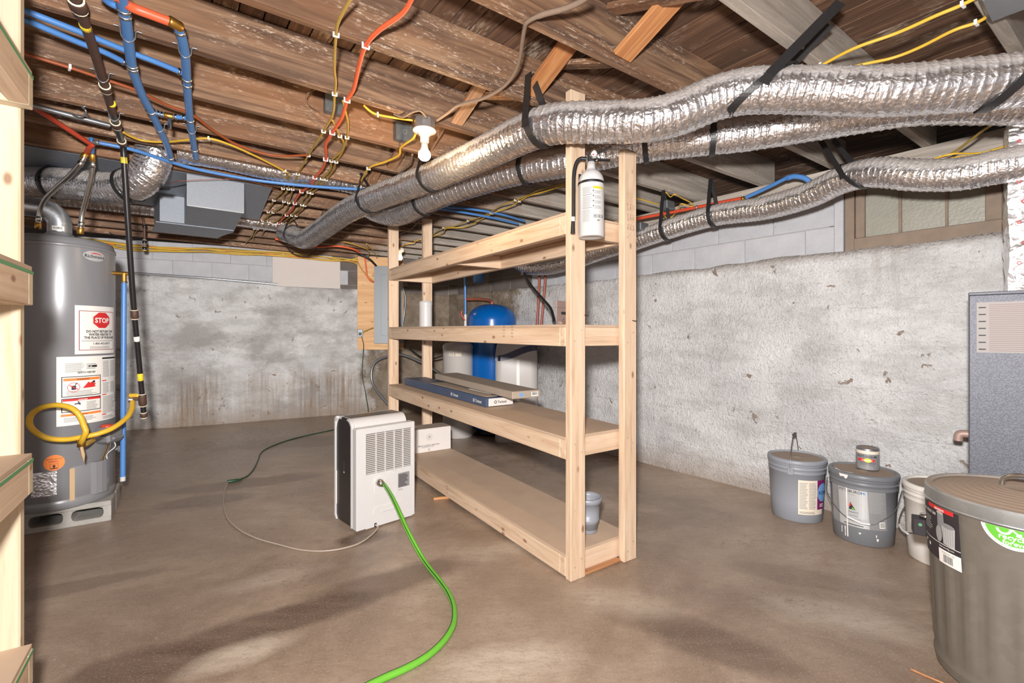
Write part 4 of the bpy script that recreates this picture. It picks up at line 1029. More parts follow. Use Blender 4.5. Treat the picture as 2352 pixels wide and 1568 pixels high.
# thin wires by the square duct
cable('thin_wire', 'thin red-brown wire strung across the square duct front', 'cable', [C(352, 428, 2.18), P(400, 418, 3.02), P(440, 414, 3.03), P(540, 411, 3.15), C(575, 416, 2.17), C(640, 436, 2.18)], .002, M['brown'])
cable('thin_wire', 'thin dark wire ending at the side of the square duct', 'cable', [C(345, 441, 2.18), C(380, 433, 2.18), C(428, 424, 2.18)], .003, M['black'])

# junction boxes ---------------------------------------------------------------
def jbox(label, u, v, j, w=.10):
    r = (u-1176)/FP; 
    s_ = 1.0
    for _ in range(6):
        tt = jt(j, s_)-JTH; Y = tt/(.802-.598*r); s_ = Y*(r*.802+.598)
    p = P(u, v, Y)
    rt = root('junction_box', label, 'electrical box', p)
    Mx = frameM(p, JE, UP)
    sg = 1 if (Mx.to_3x3() @ Vector((0, 1, 0))).dot(JN) > 0 else -1
    y0, y1 = (min(-.045*sg, 0), max(-.045*sg, 0))
    MB().box((-w/2, y0, -w/2), (w/2, y1, w/2), bev=.004).build('box_body', M['boxmetal'], rt, Mx)
    yy = -.045*sg
    MB().box((-w/2-.002, min(yy, yy-.002*sg), -w/2-.002), (w/2+.002, max(yy, yy-.002*sg), w/2+.002)).build('cover_plate', M['boxmetal'], rt, Mx)
    b = MB()
    for a, c in ((-.4, -.4), (.4, .4)): b.lathe([(0, -.003), (.005, -.003), (.005, .001)], 10, M=Mx @ Matrix.Translation((a*w, yy-.003*sg, c*w)) @ Matrix.Rotation(PI/2*(1 if sg > 0 else -1), 4, 'X'))
    b.build('cover_screw', M['chrome'], rt)
    fn = lambda x, y, off: Mx @ Vector((x, yy-(.0025+off)*sg, y))
    Decal(fn).disc(0, 0, .012, M['inkgrey'], 0, r0=.0105).build('knockout_ring', rt, local=False)
    return rt
jbox('square metal junction box behind the red and yellow cables', 765, 245, 8)
jbox('square metal junction box with a round knockout left of the lit bulb', 922, 309, 8)
tag(MB().box((-.05, -.035, -.03), (.05, .035, .03), bev=.006).build('junction_box', M['boxmetal'], None, Matrix.Translation(C(1532, 472, 2.09)) @ Matrix.Rotation(ANG_J, 4, 'Z')), 'small metal box amid the yellow loops right of the shelf', 'electrical box')
tag(MB().box((-.05, -.035, -.03), (.05, .035, .03), bev=.006).build('junction_box', M['boxmetal'], None, Matrix.Translation(P(1472, 522, 3.55)) @ Matrix.Rotation(ANG_J, 4, 'Z')), 'small grey box just right of the shelf post above the duct', 'electrical box')
tag(MB().box((-.09, -.06, -.012), (.09, .06, .012), bev=.01).build('junction_box', M['steel'], None, Matrix.Translation(C(2320, -2, 2.18)) @ Matrix.Rotation(ANG_J, 4, 'Z')), 'flat grey box on the joists at the upper right corner', 'electrical box')

# ceiling lamp ------------------------------------------------------------------
lp = P(975, 297, 2.34); lp = Vector((lp.x, lp.y, 0))
lampr = root('ceiling_bulb_holder', 'bare lit bulb in a white porcelain holder under a metal box', 'lamp', (lp.x, lp.y, 2.15))
LT = lambda z: Matrix.Translation((lp.x, lp.y, z))
MB().lathe([(0, .052), (.05, .052), (.052, .048), (.052, 0), (0, 0)], 8, M=LT(2.148), smooth=False).build('octagon_box', M['galv'], lampr)
MB().lathe([(0, 0), (.05, 0), (.058, -.004), (.058, -.009), (.045, -.016), (.026, -.03), (.022, -.04), (.022, -.062), (.019, -.066), (0, -.066)], 40, M=LT(2.148)).build('lampholder', M['porc'], lampr)
MB().lathe([(0, 0), (.0165, 0), (.017, -.02), (.021, -.035), (.0225, -.042)], 32, M=LT(2.082)).build('bulb_base', M['porc'], lampr)
bulb = MB().lathe([(.0225, .021), (.0285, .012), (.031, 0), (.030, -.010), (.025, -.019), (.017, -.026), (.007, -.030), (0, -.031)], 32, M=LT(2.022)).build('bulb', M['bulb'], lampr)
MB().tube([(lp.x-.028, lp.y-.02, 2.13), (lp.x-.0285, lp.y-.02, 2.0)], .0014, 6).build('pull_chain', M['brass'], lampr)
fbp = P(919, 592, 5.45)
fb = root('far_bulb_holder', 'second small lit bulb far behind the left shelf post', 'lamp', fbp)
MB().lathe([(0, -.03), (.02, -.025), (.03, 0), (.022, .025), (.012, .04), (0, .04)], 20, M=Matrix.Translation(fbp)).build('bulb', M['bulb2'], fb)
MB().lathe([(0, .035), (.02, .035), (.022, .06), (.05, .075), (.05, .11), (0, .11)], 20, M=Matrix.Translation(fbp)).build('lampholder', M['porc'], fb)
MB().box((-.012, -.012, .10), (.012, .012, 2.2-fbp.z), M=Matrix.Translation(fbp)).build('support_block', M['joist'], fb)

# ================================================================== MAIN SHELF
C0 = Vector((.266, 2.105, 0))
def SH(l, d, z): return C0+D1*l+D2*d+UP*(z+.006*l)
def stampfn(o, xd, yd, nd): return planefn(o, xd, yd, nd)
def shelf_unit(name, label, org, SHf, Ltot, depth, levels, postz, lum, ztilt):
    rt = root(name, label, 'shelf', org)
    tops = postz
    # posts: wide face across, fixed outside both ends
    for l0, d0, zt in tops:
        a = SHf(l0, d0, 0); b = Vector((a.x, a.y, zt)); a.z = 0
        cc = D1*.019+D2*.0445
        Mx = frameM(a+cc, UP, D2)        # local x up, z along D2
        MB().box((0, -.019, -.0445), (zt, .019, .0445), bev=.003).build('post', M[lum], rt, Mx)
    for zt, far in levels:
        zb = zt-.012-.089
        def Q(l, d, z): return SHf(l, d, z)+UP*(far*l/2.4)
        zc = zb+.0445
        board('rail', rt, Q(.077, .019, zc), Q(Ltot-.077+.038, .019, zc), UP, .038, .089, M[lum])
        board('rail', rt, Q(.077, depth-.019, zc), Q(Ltot-.077+.038, depth-.019, zc), UP, .038, .089, M[lum])
        board('end_rail', rt, Q(.0575, 0, zc), Q(.0575, depth, zc), UP, .038, .089, M[lum])
        board('end_rail', rt, Q(Ltot-.019, 0, zc), Q(Ltot-.019, depth, zc), UP, .038, .089, M[lum])
        board('cross_rail', rt, Q(Ltot/2, .039, zc), Q(Ltot/2, depth-.039, zc), UP, .038, .089, M[lum])
        a = Q(.039, depth/2, zb+.089+.0065); b = Q(Ltot, depth/2, zb+.089+.0065)
        board('deck', rt, a, b, UP, depth-.002, .012, M['ply'], .001)
    return rt
LEV = [(.109, .018), (.647, .022), (1.166, .004), (1.681, -.002)]
posts = [(0, 0, 2.232), (-.012, .335, 2.03), (2.39, 0, 2.185), (2.39, .322, 2.185)]
shelf = shelf_unit('storage_shelf', 'tall freestanding pine lumber shelf with four decks in the middle of the basement', C0, SH, 2.39, .424, LEV, posts, 'pine', 0)
# lumber grade stamps
def stamp(o, xd, yd, nd, rows, cols, sz, nm='grade_stamp'):
    dd = Decal(planefn(o, xd, yd, nd), .0009)
    for i in range(rows):
        for j in range(cols): dd.text(random.choice(['SPF 2', 'KD-HT', '002', '1 N', 'S-P-F']), j*sz*3.6, -i*sz*1.35, sz, M['stamp'], 0, wscale=.8)
    dd.build(nm, shelf, local=False)
stamp(SH(.55, -.0005, 1.125)+UP*.03, -D1, UP, -D2, 4, 1, .013)
stamp(SH(.47, -.0005, 1.125)+UP*.03, -D1, UP, -D2, 4, 1, .013)
o_ = SH(-.012, .335, 0); 
dd = Decal(planefn(Vector((o_.x, o_.y, 1.75))+D2*.05-D1*.0005, UP, -D2, -D1), .0009)
for i in range(3): 
    for j in range(3): dd.text(random.choice(['SPF 2', 'KD-HT', 'S-P-F']), -j*.05, (i-1)*.02, .013, M['stamp'], 0)
dd.build('grade_stamp', shelf, local=False)
stamp(SH(1.25, -.0005, .075)+UP*.01, -D1, UP, -D2, 3, 1, .016)
# screws
b = MB()
for l0, d0, zs in ((0, 0, (.06, .09, .62, .58, 1.09, 1.14, 1.62, 1.66)), (-.012, .335, (.05, .09, .61, .58, 1.08, 1.13, 1.6, 1.64))):
    for i, z in enumerate(zs):
        p = SH(l0, d0+.025+.04*(i % 2), 0); p.z = z
        b.lathe([(0, -.0012), (.004, -.0008), (.004, .001)], 8, M=frameM(p, D2, -D1))
b.build('screw_head', M['ink'], shelf)
for p, k in ((SH(-.012, .335+.06, 0), 1.19), (SH(0, .085, 0), 1.21)):
    p = Vector((p.x, p.y, k)); tag(MB().tube([p+D1*.002, p-D1*.022-UP*.004, p-D1*.024+D2*.004], .0022, 6).build('nail', M['black']), 'nail sticking out of the right near shelf post' if k < 1.2 else 'nail sticking out of the front near shelf post', 'nail')

# things on the shelf ---------------------------------------------------------
def local_box_root(name, label, cat, l, d, z, yaw=0):
    p = SH(l, d, z); rt = root(name, label, cat, p, math.atan2(D1.y, D1.x)+yaw)
    if 'flooring' in name: M2 = WM[rt.name] @ Matrix.Rotation(-.0152, 4, 'Y'); rt.matrix_basis = M2; WM[rt.name] = M2
    return rt    # local x along D1, y = -D2 side
# white carton on bottom deck
zb = .109+.022
bx = local_box_root('carton', 'white cardboard carton with upside-down print on the bottom deck', 'box', 2.02, .005, zb-.004)
MB().box((0, -.41, 0), (.18, 0, .195), bev=.003).build('carton_body', M['whitebox'], bx, local=True)
MB().box((.002, -.408, .1955), (.178, -.002, .1965)).build('dusty_top', M['carton'], bx, local=True)
fn = lambda x, y, off: Vector((-off, -x, y))
dd = Decal(fn, .0012); I = M['ink']; G = M['inkgrey']
dd.text('RACCORD A AIR KIT CLASSE 1', .20, .062, .0155, I, 0, .01, rot=PI, wscale=.95)
dd.lines(.14, .040, .27, .052, 2, G, 0); dd.disc(.21, .125, .026, G, 0, r0=.024); dd.disc(.21, .125, .016, G, 0, r0=.014); dd.disc(.21, .125, .008, G, 0)
dd.lines(.025, .13, .09, .165, 5, G, 0); dd.frame(.2, .012, .215, .028, .002, I, 0)
dd.build('carton_print', bx)
# blue laminate carton + grey carton
bA = local_box_root('flooring_carton', 'long torn blue flooring carton lying on the lower middle deck', 'box', .915, .10, .661)
me = MB(); nA = 14; vs = []
for i in range(nA+1):
    x = 1.38*i/nA; q = .004*noise.noise(Vector((x*7, 0, 2))); h = .052+.006*noise.noise(Vector((x*6, 3, 1)))
    vs += [(x, q, 0), (x, -.21+q, 0), (x, -.21+q, h-.006), (x, -.2, h), (x, q-.008, h+.002), (x, q, h-.006)]
fs = [(i*6+j, i*6+(j+1) % 6, (i+1)*6+(j+1) % 6, (i+1)*6+j) for i in range(nA) for j in range(6)]
me.add(vs, fs); me.add(vs[:6], [(0, 1, 2, 3, 4, 5)][:1]); me.add(vs[-6:], [(5, 4, 3, 2, 1, 0)])
me.build('carton_body', M['bluebox'], bA, local=True)
MB().box((-.006, -.205, .001), (-.0005, -.02, .05), bev=.002).build('white_end_flap', M['whitebox'], bA, local=True)
MB().box((.05, -.2, .0535), (.9, -.03, .0575), bev=.001).build('torn_top_sheet', M['carton'], bA, local=True)
MB().box((.12, -.19, .058), (.42, -.11, .061), bev=.001).build('loose_label', M['paper'], bA, local=True)
dd = Decal(lambda x, y, off: Vector((-.006-off, -x, y)), .001); dd.disc(.07, .026, .010, I, 0, r0=.006); dd.text('Tarkett', .12, .018, .022, I, 0, .015); dd.build('end_print', bA)
dd = Decal(lambda x, y, off: Vector((1.38-x, .0045+off, y)), .001); 
for xx in (1.30, .98): dd.disc(xx-.06, .026, .011, M['paper'], 0, r0=.006); dd.text('Tarkett', xx, .017, .026, M['paper'], 0, .015)
dd.build('side_print', bA)
bB = local_box_root('flooring_carton', 'dusty grey flooring carton resting on top of the blue one', 'box', .72, .17, .661+.0655, -.06)
me = MB(); me.box((0, -.2, 0), (1.25, 0, .046), bev=.004); me.build('carton_body', M['carton'], bB, local=True)
dd = Decal(lambda x, y, off: Vector((-off, -x, y)), .0012); dd.rect(.135, .01, .185, .036, M['paper'], 0); dd.barcode(.14, .016, .18, .034, I, 1); dd.rect(.05, .012, .075, .034, M['pblue'], 0); dd.lines(.08, .016, .125, .030, 2, G, 0); dd.build('end_print', bB)
# white canister
cn = local_box_root('white_canister', 'white plastic canister standing on the upper middle deck', 'canister', 2.2, .262, 1.170)
MB().lathe([(0, 0), (.054, 0), (.056, .004), (.055, .02), (.055, .19), (.0575, .198), (.0575, .226), (.053, .227), (.052, .215), (0, .215)], 36).build('canister_body', M['white'], cn, local=True)
# old bracket
br = local_box_root('metal_bracket', 'old pinkish stamped metal bracket on the upper middle deck behind the near post', 'bracket', .43, .33, 1.170, .35)
b = MB(); b.box((0, -.085, .02), (.003, .085, .135), bev=.001); b.box((-.03, -.085, .0), (.003, .085, .022), bev=.008)
b.box((-.005, -.09, .098), (.004, .09, .135), bev=.001)
b.build('bracket_plate', M['oldmetal'], br, local=True)
dd = Decal(lambda x, y, off: Vector((-off, -x, y)), .0012); dd.poly([(x, y+.068) for x, y in arc((-.03, 0), .008, PI/2, 3*PI/2, 8)+arc((.03, 0), .008, -PI/2, PI/2, 8)], I, 0); dd.disc(-.01, .035, .004, I, 0); dd.build('slot_opening', br)
# plant pot behind the near post
pt = local_box_root('plant_pot', 'small grey plant pot half hidden behind the near post on the bottom deck', 'pot', .17, .265, .111)
MB().lathe([(0, 0), (.046, 0), (.048, .004), (.053, .052), (.0565, .055), (.058, .075), (.056, .076), (.064, .15), (.070, .152), (.072, .178), (.066, .18), (.063, .16), (.05, .02), (0, .02)], 36).build('pot_body', M['pail_grey'], pt, local=True)
MB().lathe([(0, .13), (.03, .135), (.058, .128)], 16).build('dry_soil', M['joist'], pt, local=True)

# fire extinguisher -------------------------------------------------------------
ep = C0+D2*.062-D1*.066; fe = root('fire_extinguisher', 'white fire extinguisher with a black hose strapped to the near shelf post', 'fire extinguisher', (ep.x, ep.y, 1.552), math.atan2(-ep.y, -ep.x))
R = .0565
prof = [(0, .006), (.045, .004), (.053, 0), (R, .006), (R, .245)]+[(R*math.cos(a), .245+.062*math.sin(a)) for a in [i*.16 for i in range(1, 8)]]+[(.019, .312), (.018, .338), (0, .338)]
MB().lathe(prof, 48).build('cylinder', M['white'], fe, local=True)
MB().lathe([(R+.0005, 0), (R+.0022, .001), (R+.0022, .010), (R+.0005, .011)], 40, M=Matrix.Translation((0, 0, .235))).build('retaining_band', M['black'], fe, local=True)
MB().box((-.014, -.016, .334), (.014, .016, .372), bev=.004).build('valve_head', M['black'], fe, local=True)
for nm_, z_, ang_, L_ in (('carry_handle', .352, -.10, .085), ('squeeze_lever', .368, .38, .095)):
    MB().box((-.011, -.008, -.003), (.011, L_, .003), bev=.002).build(nm_, M['black'], fe, Matrix.Translation((-.004, 0, z_)) @ Matrix.Rotation(ang_, 4, 'X'), True)
g = MB().lathe([(0, 0), (.016, 0), (.018, .002), (.018, .012), (.014, .014), (.014, .0125), (0, .0125)], 24); gM = Matrix.Translation((.022, .012, .362)) @ Matrix.Rotation(PI/2, 4, 'Y')
g.build('pressure_gauge', M['chrome'], fe, gM, True)
Decal(lambda x, y, off: gM @ Vector((-y, x, .0128+off))).disc(0, 0, .012, M['paper'], 0).disc(-.003, -.003, .004, M['red'], 1).build('gauge_dial', fe)
MB().tube([(.0, .02, .345), (.0, .085, .36)], .0018, 6).build('safety_pin', M['chrome'], fe, local=True)
hs = smooth_pts([(.012, -.020, .350), (.015, -.045, .352), (.018, -.064, .335), (.02, -.075, .29), (.02, -.078, .22), (.02, -.078, .10), (.02, -.079, .0), (.02, -.08, .012)][:6]+[(.02, -.079, .075)], 5)
MB().tube([Vector(p) for p in hs], .0085, 12).build('discharge_hose', M['black'], fe, local=True)
MB().tube([(.02, -.079, .092), (.02, -.080, .072)], .0095, 12).build('hose_collar', M['white'], fe, local=True)
MB().tube([(.02, -.080, .072), (.02, -.081, .018)], [.0085, .0105], 12).build('nozzle', M['black'], fe, local=True)
dd = Decal(cylfn(R, 0, 0), .0007)
x0, x1 = -.042, .055
dd.frame(x0, .055, x1, .218, .0004, G, 0)
dd.lines(x0+.003, .185, .005, .214, 6, G, 0); dd.rect(x0+.002, .178, .005, .1795, I, 0); dd.lines(x0+.003, .125, .005, .175, 10, G, 0); dd.rect(x0+.002, .120, .005, .1215, I, 0); dd.lines(x0+.003, .062, .005, .116, 11, G, 0)
dd.rect(.008, .205, .06, .215, M['pyellow'], 0); dd.text('INSTRUCTIONS', .034, .2075, .0065, I, 1, .01)
for k in range(4):
    z = .192-k*.022; dd.rect(.007, z, .011, z+.006, I, 0); dd.lines(.014, z-.008, .05, z+.006, 3, G, 0)
dd.poly([(.028, .16), (.036, .152), (.03, .158), (.024, .165)], M['red'], 1)
for k in range(3): dd.frame(.010+k*.019, .078, .025+k*.019, .092, .0014, I, 0); dd.disc(.0175+k*.019, .085, .003, I, 0)
dd.text('ABC', .034, .064, .009, I, 0, .02)
dd.build('instruction_label', fe)
MB().box((-.064, -.02, .02), (-R, .02, .30), bev=.002).build('wall_bracket', M['black'], fe, Matrix.Rotation(math.atan2(D1.y, D1.x)-math.atan2(-ep.y, -ep.x)+PI, 4, 'Z'), True)

# ================================================================== LEFT SHELF (mostly out of the frame)
E = P(76, 768, 1.22); E.z = 0
def SL(l, d, z): return E-D1*l-D2*d+UP*z          # l runs back towards the camera, d to the left
ls = root('storage_shelf', 'near pine lumber shelf cut off by the left edge of the picture', 'shelf', E)
pa = SL(0, .024, 0)+D1*.0
b = MB().box((0, -.019, -.0445), (2.19, .019, .0445), bev=.004)
b.build('post', M['pale_pine'], ls, frameM(pa+D1*.0195-D2*.0445, UP, D2))
b = MB().box((0, -.019, -.0445), (2.19, .019, .0445), bev=.004)
b.build('post', M['pale_pine'], ls, frameM(SL(0, .36, 0)+D1*.0195-D2*.0445, UP, D2))
for zt in (1.795, 1.285, .798, .30):
    zc = zt-.0445
    board('rail', ls, SL(.039, .019, zc), SL(1.15, .019, zc), UP, .038, .089, M['pine'])
    board('rail', ls, SL(.039, .405, zc), SL(1.15, .405, zc), UP, .038, .089, M['pine'])
    board('end_rail', ls, SL(.019, 0, zc), SL(.019, .424, zc), UP, .038, .089, M['pale_pine'])
    board('deck', ls, SL(0, .212, zt+.0065), SL(1.15, .212, zt+.0065), UP, .42, .012, M['ply'], .001)
    gm = MB().box((0, -.0006, -.004), (1.1, .0006, .004))
    gm.build('green_edge_mark', M['gedge'] if 'gedge' in M else M['pgreen2'], ls, frameM(SL(.0, -.0006, zt-.005), -D1, UP))

# ================================================================== WATER HEATER
cb = []
for (a, d_) in ((-.128, 0), (-.525, 0), (-.128, .205), (-.525, .205)):
    o = HXc-D1*.203+D1*d_+D2*(a)
    far = d_ > 0; lft = a < -.3
    lab = ('hollow concrete block under the water heater, ' + ('rear ' if far else 'front ') + ('left one' if lft else 'right one'))
    rt = root('concrete_block', lab, 'block', o)
    Mx = frameM(o, D2, UP)
    b = MB(); W_, T_, Hh = .39, .195, .122
    yb0, yb1 = (-T_, 0) if (Mx.to_3x3() @ Vector((0, 1, 0))).dot(D1) < 0 else (0, T_)
    b.box((0, yb0, 0), (W_, yb1, .03), bev=.004); b.box((0, yb0, Hh-.03), (W_, yb1, Hh), bev=.004)
    for x0_, x1_ in ((0, .035), (.1775, .2125), (.355, .39)): b.box((x0_, yb0+.0005, .028), (x1_, yb1-.0005, Hh-.028))
    for xa, xb in ((.035, .1775), (.2125, .355)):                   # rounded cell ends
        for s0_, xx in ((1, xa), (-1, xb)):
            for zz, sg2 in ((.03, 1), (Hh-.03, -1)):
                b.prism([(xx, zz), (xx+s0_*.022, zz), (xx+s0_*.006, zz+sg2*.006), (xx, zz+sg2*.022)] if s0_*sg2 > 0 else [(xx, zz), (xx, zz+sg2*.022), (xx+s0_*.006, zz+sg2*.006), (xx+s0_*.022, zz)], yb0+.001, yb1-.001, M=Matrix(((1, 0, 0, 0), (0, 0, 1, 0), (0, 1, 0, 0), (0, 0, 0, 1))))
    b.build('block_body', M['cinder'], rt, Mx)
ac = math.atan2(-HXc.y, -HXc.x)
hz0 = .123
wh = root('water_heater', 'tall grey gas water heater with warning labels standing on concrete blocks', 'water heater', (HXc.x, HXc.y, hz0), ac)
R = .258; HT = 1.565
MB().lathe([(0, 0), (R-.006, 0), (R, .004), (R, .045), (R-.003, .049), (R-.003, .055), (R, .058), (R, HT-.07), (R-.002, HT-.035), (R-.012, HT-.008), (R-.03, HT), (0, HT)], 96).build('tank_jacket', M['heater'], wh, local=True)
MB().lathe([(R+.001, HT-.062), (R+.004, HT-.06), (R+.004, HT-.045), (R, HT-.043)], 96).build('top_cap_rim', M['heater'], wh, local=True)
deg = math.radians
# draft hood + flue
fx, fy = 0, 0
MB().lathe([(.078, HT+.012), (.083, HT+.014), (.083, HT+.018), (.060, HT+.042), (.057, HT+.045), (.057, HT+.05)], 40).build('draft_hood', M['galv'], wh, local=True)
b = MB()
for k in range(4): a = deg(25+90*k); b.tube([(.074*math.cos(a), .074*math.sin(a), HT-.002), (.074*math.cos(a), .074*math.sin(a), HT+.02)], .006, 6)
b.build('hood_leg', M['galv'], wh, local=True)
Minv = WM[wh.name].inverted()
def wl(v): return Minv @ Vector(v)
c0 = wl(Vector((HXc.x, HXc.y, hz0+HT+.045)))
lft = Minv.to_3x3() @ (-D2*.9+Vector((-.1, -.1, 0))).normalized()
el = [c0, c0+UP*.055]
for i in range(1, 7):
    a = i*PI/12; el.append(c0+UP*.055+UP*math.sin(a)*.085+lft*(1-math.cos(a))*.085)
el += [el[-1]+lft*.5+UP*.02, el[-1]+lft*1.3+UP*.05]
MB().tube(el, .056, 32).build('flue_pipe', M['galv'], wh, local=True)
b = MB()
for k in (1, 3, 5, 7):
    t = (el[k+1]-el[k-1]).normalized(); b.tube([el[k]-t*.003, el[k]+t*.003], .0578, 32)
b.build('elbow_seam', M['galv'], wh, local=True)
fl_ = cylfn(.0568, 0, HT-.02)
Decal(fl_).rect(-.035, .075, .02, .10, M['paper'], 0).barcode(-.03, .082, .012, .094, I, 1).build('flue_sticker', wh)
# labels
fn = cylfn(R, 0, 0)
def hfn(phi, z): 
    f0 = cylfn(R, deg(phi), z-hz0); return f0
# STOP notice
x0, x1 = 0, deg(57)*R
dd = Decal(hfn(14, 1.005), .0007); H = .285
dd.rect(x0, 0, x1, H, M['paper'], 0)
dd.frame(.018, .022, x1-.014, H-.03, .0035, M['redbrown'], 1)
cx = x1*.56; cy = H-.084
oc = [(cx+.060*math.cos(PI/8+k*PI/4), cy+.050*math.sin(PI/8+k*PI/4)) for k in range(8)]
dd.poly(oc, M['red'], 1); dd.text('STOP', cx, cy-.0145, .041, M['paper'], 3, .03, wscale=.95)
for k, (tx, sz, ws) in enumerate((('DO NOT RETURN THIS', .0195, .86), ('WATER HEATER TO', .0195, .86), ('THE PLACE OF PURCHASE', .0195, .86))):
    dd.text(tx, cx-.004, H-.158-k*.0185, sz, I, 2, .035, wscale=ws)
dd.lines(.03, H-.211, x1-.022, H-.201, 2, G, 1, jag=.02)
dd.text('1-800-432-8373', cx, H-.230, .0175, I, 2, .02)
dd.lines(.07, H-.255, x1-.05, H-.237, 3, G, 1, jag=.1)
dd.build('stop_notice', wh)
# big rating/warning label
L2 = deg(81)*R; H2 = .395
dd = Decal(hfn(-3, .598), .0007)
dd.rect(0, 0, L2, H2, M['paper'], 0)
xa = L2*.60
dd.lines(.035, H2-.09, .125, H2-.035, 9, G, 1); dd.lines(.13, H2-.075, .19, H2-.04, 4, G, 1); dd.rect(.14, H2-.066, .185, H2-.054, I, 2); dd.text('UEF', .151, H2-.064, .009, M['paper'], 3, .02); dd.barcode(.09, H2-.100, .175, H2-.088, I, 1)
dd.frame(.02, H2-.232, xa-.01, H2-.115, .004, M['ink'], 1); dd.rect(.028, H2-.140, xa-.018, H2-.125, M['porange'], 2); dd.text('WARNING', (xa+.01)/2, H2-.137, .0125, I, 3, .02)
dd.disc(.072, H2-.178, .028, M['red'], 2, r0=.0255, ry=.025); dd.rect(.062, H2-.192, .082, H2-.168, M['darklabel'], 2); dd.poly([(.052, H2-.166), (.055, H2-.163), (.093, H2-.19), (.090, H2-.193)], M['red'], 3); dd.poly([(.076, H2-.17), (.08, H2-.155), (.09, H2-.152), (.084, H2-.16)], M['darklabel'], 3)
dd.poly([(.112, H2-.186), (.140, H2-.150), (.148, H2-.158), (.165, H2-.146), (.162, H2-.160), (.180, H2-.163), (.172, H2-.172), (.178, H2-.180), (.165, H2-.184)], M['red'], 2)
dd.disc(.168, H2-.151, .006, I, 3); dd.poly([(.16, H2-.162), (.176, H2-.156), (.166, H2-.152)], I, 3)
dd.lines(.04, H2-.226, xa-.03, H2-.196, 5, G, 2)
dd.frame(.02, H2-.32, xa-.01, H2-.240, .004, M['ink'], 1); dd.rect(.025, H2-.256, xa-.015, H2-.244, M['red'], 2); dd.text('DANGER', (xa+.01)/2, H2-.2545, .0105, M['paper'], 3, .02)
dd.poly([(.075, H2-.272), (.10, H2-.268), (.104, H2-.28), (.098, H2-.28), (.09, H2-.275), (.075, H2-.278)], I, 2); dd.disc(.093, H2-.264, .004, I, 2); dd.disc(.05, H2-.275, .004, I, 2)
dd.rect(.12, H2-.315, .1205, H2-.258, G, 2); dd.lines(.13, H2-.312, xa-.03, H2-.262, 7, G, 2)
dd.rect(.018, H2-.342, xa-.008, H2-.329, M['porange'], 1); dd.text('CAUTION', .115, H2-.34, .009, I, 2, .02); dd.lines(.03, H2-.375, xa-.02, H2-.347, 4, G, 1)
dd.rect(xa, H2-.022, L2-.006, H2-.012, I, 1); dd.lines(xa+.004, H2-.13, xa+.058, H2-.03, 16, G, 1); dd.lines(xa+.066, H2-.13, L2-.01, H2-.03, 16, G, 1)
for q in (.15, .235, .355): dd.rect(xa, H2-q-.006, xa+.03, H2-q, M['red'], 1); dd.rect(L2-.02, H2-q-.006, L2-.006, H2-q, M['red'], 1)
dd.lines(xa+.004, H2-.228, xa+.058, H2-.162, 10, G, 1); dd.lines(xa+.066, H2-.228, L2-.01, H2-.162, 10, G, 1); dd.lines(xa+.004, H2-.35, L2-.03, H2-.246, 16, G, 1); dd.lines(xa+.004, H2-.385, L2-.03, H2-.366, 3, G, 1)
for k in range(3): dd.disc(L2-.022, H2-.255-k*.018, .005, I, 2); dd.disc(L2-.010, H2-.252-k*.018, .004, I, 2)
dd.build('warning_label', wh)
Decal(hfn(79, .755), .0009).rect(0, 0, .03, .245, M['energy'] if 'energy' in M else M['pyellow'], 0).build('energy_label', wh)
# brand badge
dd = Decal(hfn(36, 1.587), .0008); dd.disc(0, 0, .062, M['silver'], 0, ry=.030, n=36); dd.text('Richmond', 0, -.012, .0275, I, 2, .012)
dd.poly([(-.028, .012), (-.005, .020), (.022, .018), (.05, .008), (.02, .0135), (-.005, .015)], M['red'], 1); dd.build('brand_badge', wh)
# orange round sticker
dd = Decal(hfn(-5, .397), .0008); dd.disc(0, 0, .044, M['porange'], 0, n=36); dd.text('DO NOT BLOCK', 0, .018, .0088, I, 1, .015); dd.lines(-.022, .004, .022, .014, 2, M['redbrown'], 1); dd.frame(-.017, -.034, .017, -.006, .0012, I, 1); dd.disc(0, -.018, .006, I, 1); dd.rect(-.003, -.03, .003, -.02, I, 1); dd.rect(-.014, -.033, .014, -.029, I, 2); dd.build('orange_sticker', wh)
dd = Decal(hfn(-26, .215), .0012); dd.rect(0, 0, .105, .135, M['tapefoil'] if 'tapefoil' in M else M['foil_clean'], 0, n=12); dd.build('foil_tape_patch', wh)
dd = Decal(hfn(9, .165), .0032); dd.rect(0, 0, .022, .185, M['mask'], 0); dd.build('masking_tape_strip', wh)
# burner access cover
def shellband(mb, rr, a0, a1, z0, z1, n=14):
    mb.lathe([(R, z0), (rr-.003, z0), (rr, z0+.003), (rr, z1-.003), (rr-.003, z1), (R, z1)], n, a0=a0, a1=a1)
b = MB(); shellband(b, R+.0025, deg(10), deg(58), .055, .235); b.build('burner_cover', M['heater'], wh, local=True)
b = MB(); a = deg(44)
prof_ = [(R, deg(30)), (R+.022, deg(34)), (R+.026, deg(40)), (R+.026, deg(46)), (R+.020, deg(51)), (R, deg(53))]
pv = [(r_*math.cos(q), r_*math.sin(q)) for r_, q in prof_]; b.prism(pv, .05, .24); b.build('burner_cover_bulge', M['heater'], wh, local=True)
